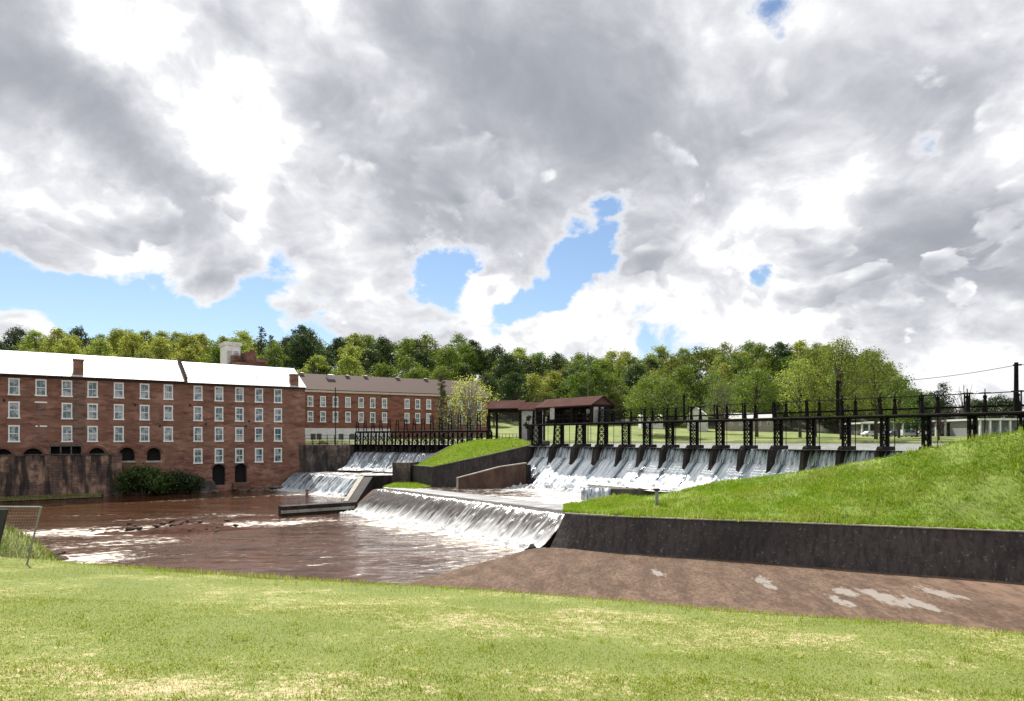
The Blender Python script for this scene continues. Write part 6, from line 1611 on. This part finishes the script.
# ------------------------------------------------------------------ wader in the creek
def person():
    base = atz(307, 497, ZL); x0, y0 = base.x, base.y
    t_ = thing('person', 'person in dusty pink top and dark trousers wading below the small cascade', 'person', (x0, y0, -.35))
    def skin(name, joints, edges, m, sub=2):
        me = bpy.data.meshes.new(name); me.from_pydata([j[:3] for j in joints], edges, []); me.materials.append(m)
        o = bpy.data.objects.new(name, me); COL.objects.link(o); o.parent = t_
        sk = o.modifiers.new('skin', 'SKIN'); sk.use_smooth_shade = True
        for k, j in enumerate(joints): me.skin_vertices[0].data[k].radius = (j[3], j[4] if len(j) > 4 else j[3])
        me.skin_vertices[0].data[0].use_root = True
        sb = o.modifiers.new('sub', 'SUBSURF'); sb.levels = sub; sb.render_levels = sub
        return o
    SK = plain('skin_tone', (.42, .24, .17), .6, .08)
    J = [(0, 0, .95, .13, .10), (0, 0, 1.15, .12, .09), (0, .01, 1.38, .15, .10), (0, .01, 1.52, .05), (0, -.02, 1.60, .075, .09), (0, -.02, 1.72, .06, .07),
         (.19, 0, 1.43, .055), (.25, -.06, 1.16, .042), (.16, -.24, 1.06, .034), (.12, -.31, 1.06, .035),
         (-.19, 0, 1.43, .055), (-.26, -.02, 1.15, .042), (-.18, -.20, 1.02, .034), (-.14, -.27, 1.02, .035),
         (.10, 0, .88, .085), (.12, -.04, .48, .06), (.13, .02, .08, .045), (.13, -.13, .03, .04),
         (-.10, 0, .88, .085), (-.12, -.02, .48, .06), (-.13, .04, .08, .045), (-.13, -.11, .03, .04)]
    E_ = [(0, 1), (1, 2), (2, 3), (3, 4), (4, 5), (2, 6), (6, 7), (7, 8), (8, 9), (2, 10), (10, 11), (11, 12), (12, 13), (0, 14), (14, 15), (15, 16), (16, 17), (0, 18), (18, 19), (19, 20), (20, 21)]
    skin('body', J, E_, SK)
    f = [(0, -.105, 1.60, .018), (0, -.125, 1.585, .012)]
    S = [(0, 0, .93, .15, .12), (0, 0, 1.15, .14, .11), (0, .01, 1.36, .165, .118), (0, .01, 1.47, .08), (.19, 0, 1.43, .072), (.24, -.05, 1.22, .06), (-.19, 0, 1.43, .072), (-.25, -.02, 1.22, .06)]
    skin('shirt', S, [(0, 1), (1, 2), (2, 3), (2, 4), (4, 5), (2, 6), (6, 7)], plain('dusty_pink_cloth', (.20, .070, .065), .9, .15))
    T = [(0, 0, .95, .148, .118), (.10, 0, .86, .10), (.12, -.04, .48, .075), (.13, .02, .12, .062), (-.10, 0, .86, .10), (-.12, -.02, .48, .075), (-.13, .04, .12, .062)]
    skin('trousers', T, [(0, 1), (1, 2), (2, 3), (0, 4), (4, 5), (5, 6)], plain('dark_denim', (.03, .032, .045), .9, .15))
    Hh = [(0, .015, 1.66, .078, .088), (0, .01, 1.735, .062, .072)]
    skin('hair', Hh, [(0, 1)], plain('dark_hair', (.02, .014, .01), .7, .2))
person()

# ------------------------------------------------------------------ post on the bank
def bank_z(x, y):
    q = BG.reshape(-1, 3); return float(q[np.argmin((q[:, 0]-x)**2+(q[:, 1]-y)**2), 2])
px_, d_ = 656.8, 53.0; x_ = (px_-512)/F*d_; z_ = bank_z(x_, d_)
bo = thing('bank_post', 'short grey post with dark cap standing on the green bank', 'post', (x_, d_, z_))
bevel(MB().box((x_, d_, 0), (.24, .24, 1.25), z0=z_-.1).build('post', plain('grey_post', (.20, .20, .21), .6, .2), bo), .02)
bevel(MB().box((x_-.02, d_, 0), (.46, .40, .18), z0=z_+1.153).build('cap', plain('black_cap', (.02, .02, .022), .5), bo), .03)

# ------------------------------------------------------------------ wire fence with dark board at the left
fd = 14.4
fx = lambda px: (px-512)/F*fd
fzg = float(lawn_z(fx(30), fd)); ztop = EYE-(507-HY)/F*fd
wfce = thing('wire_fence', 'grey tubular fence frame with wire mesh and a dark board, leaning at left lawn edge', 'fence', (fx(20), fd, fzg))
GALV = plain('galvanised_tube', (.22, .22, .22), .5, .15, 8, metal=.3)
ln_ = .245                                                        # the frame leans to the left as it goes down
PX = lambda px, z: Vector((fx(px)-ln_*(ztop-z), fd, z))
b = MB(); b.tube([PX(41, ztop), PX(41, fzg-.3)], .019, 8); b.tube([PX(-90, ztop), PX(-90, fzg-.3)], .019, 8); b.build('post', GALV, wfce)
b = MB(); b.tube([PX(-90, ztop+.01), PX(41, ztop)], .018, 8); b.build('rail', GALV, wfce)
b = MB(); Wd = fx(41)-fx(-90)
for k in range(int(Wd/.06)): s = -90+k*.06/(Wd)*131; b.beam(PX(s, fzg+.1), PX(s, ztop), .0022)
for k in range(18): z = fzg+.15+k*.06; b.beam(PX(-90, z), PX(41, z), .0022)
b.build('wire_mesh', plain('wire_grey', (.30, .30, .30), .5, .1, metal=.5), wfce)
b = MB(); q0, q1 = fzg-.05, ztop-.045
b.hexa([PX(-88, q0)+Vector((0, -.03, 0)), PX(8.5, q0)+Vector((0, -.03, 0)), PX(8.5, q0)+Vector((0, .03, 0)), PX(-88, q0)+Vector((0, .03, 0))], [PX(-88, q1)+Vector((0, -.03, 0)), PX(8.5, q1)+Vector((0, -.03, 0)), PX(8.5, q1)+Vector((0, .03, 0)), PX(-88, q1)+Vector((0, .03, 0))])
b.build('board', plain('dark_board', (.012, .015, .022), .5, .3), wfce)
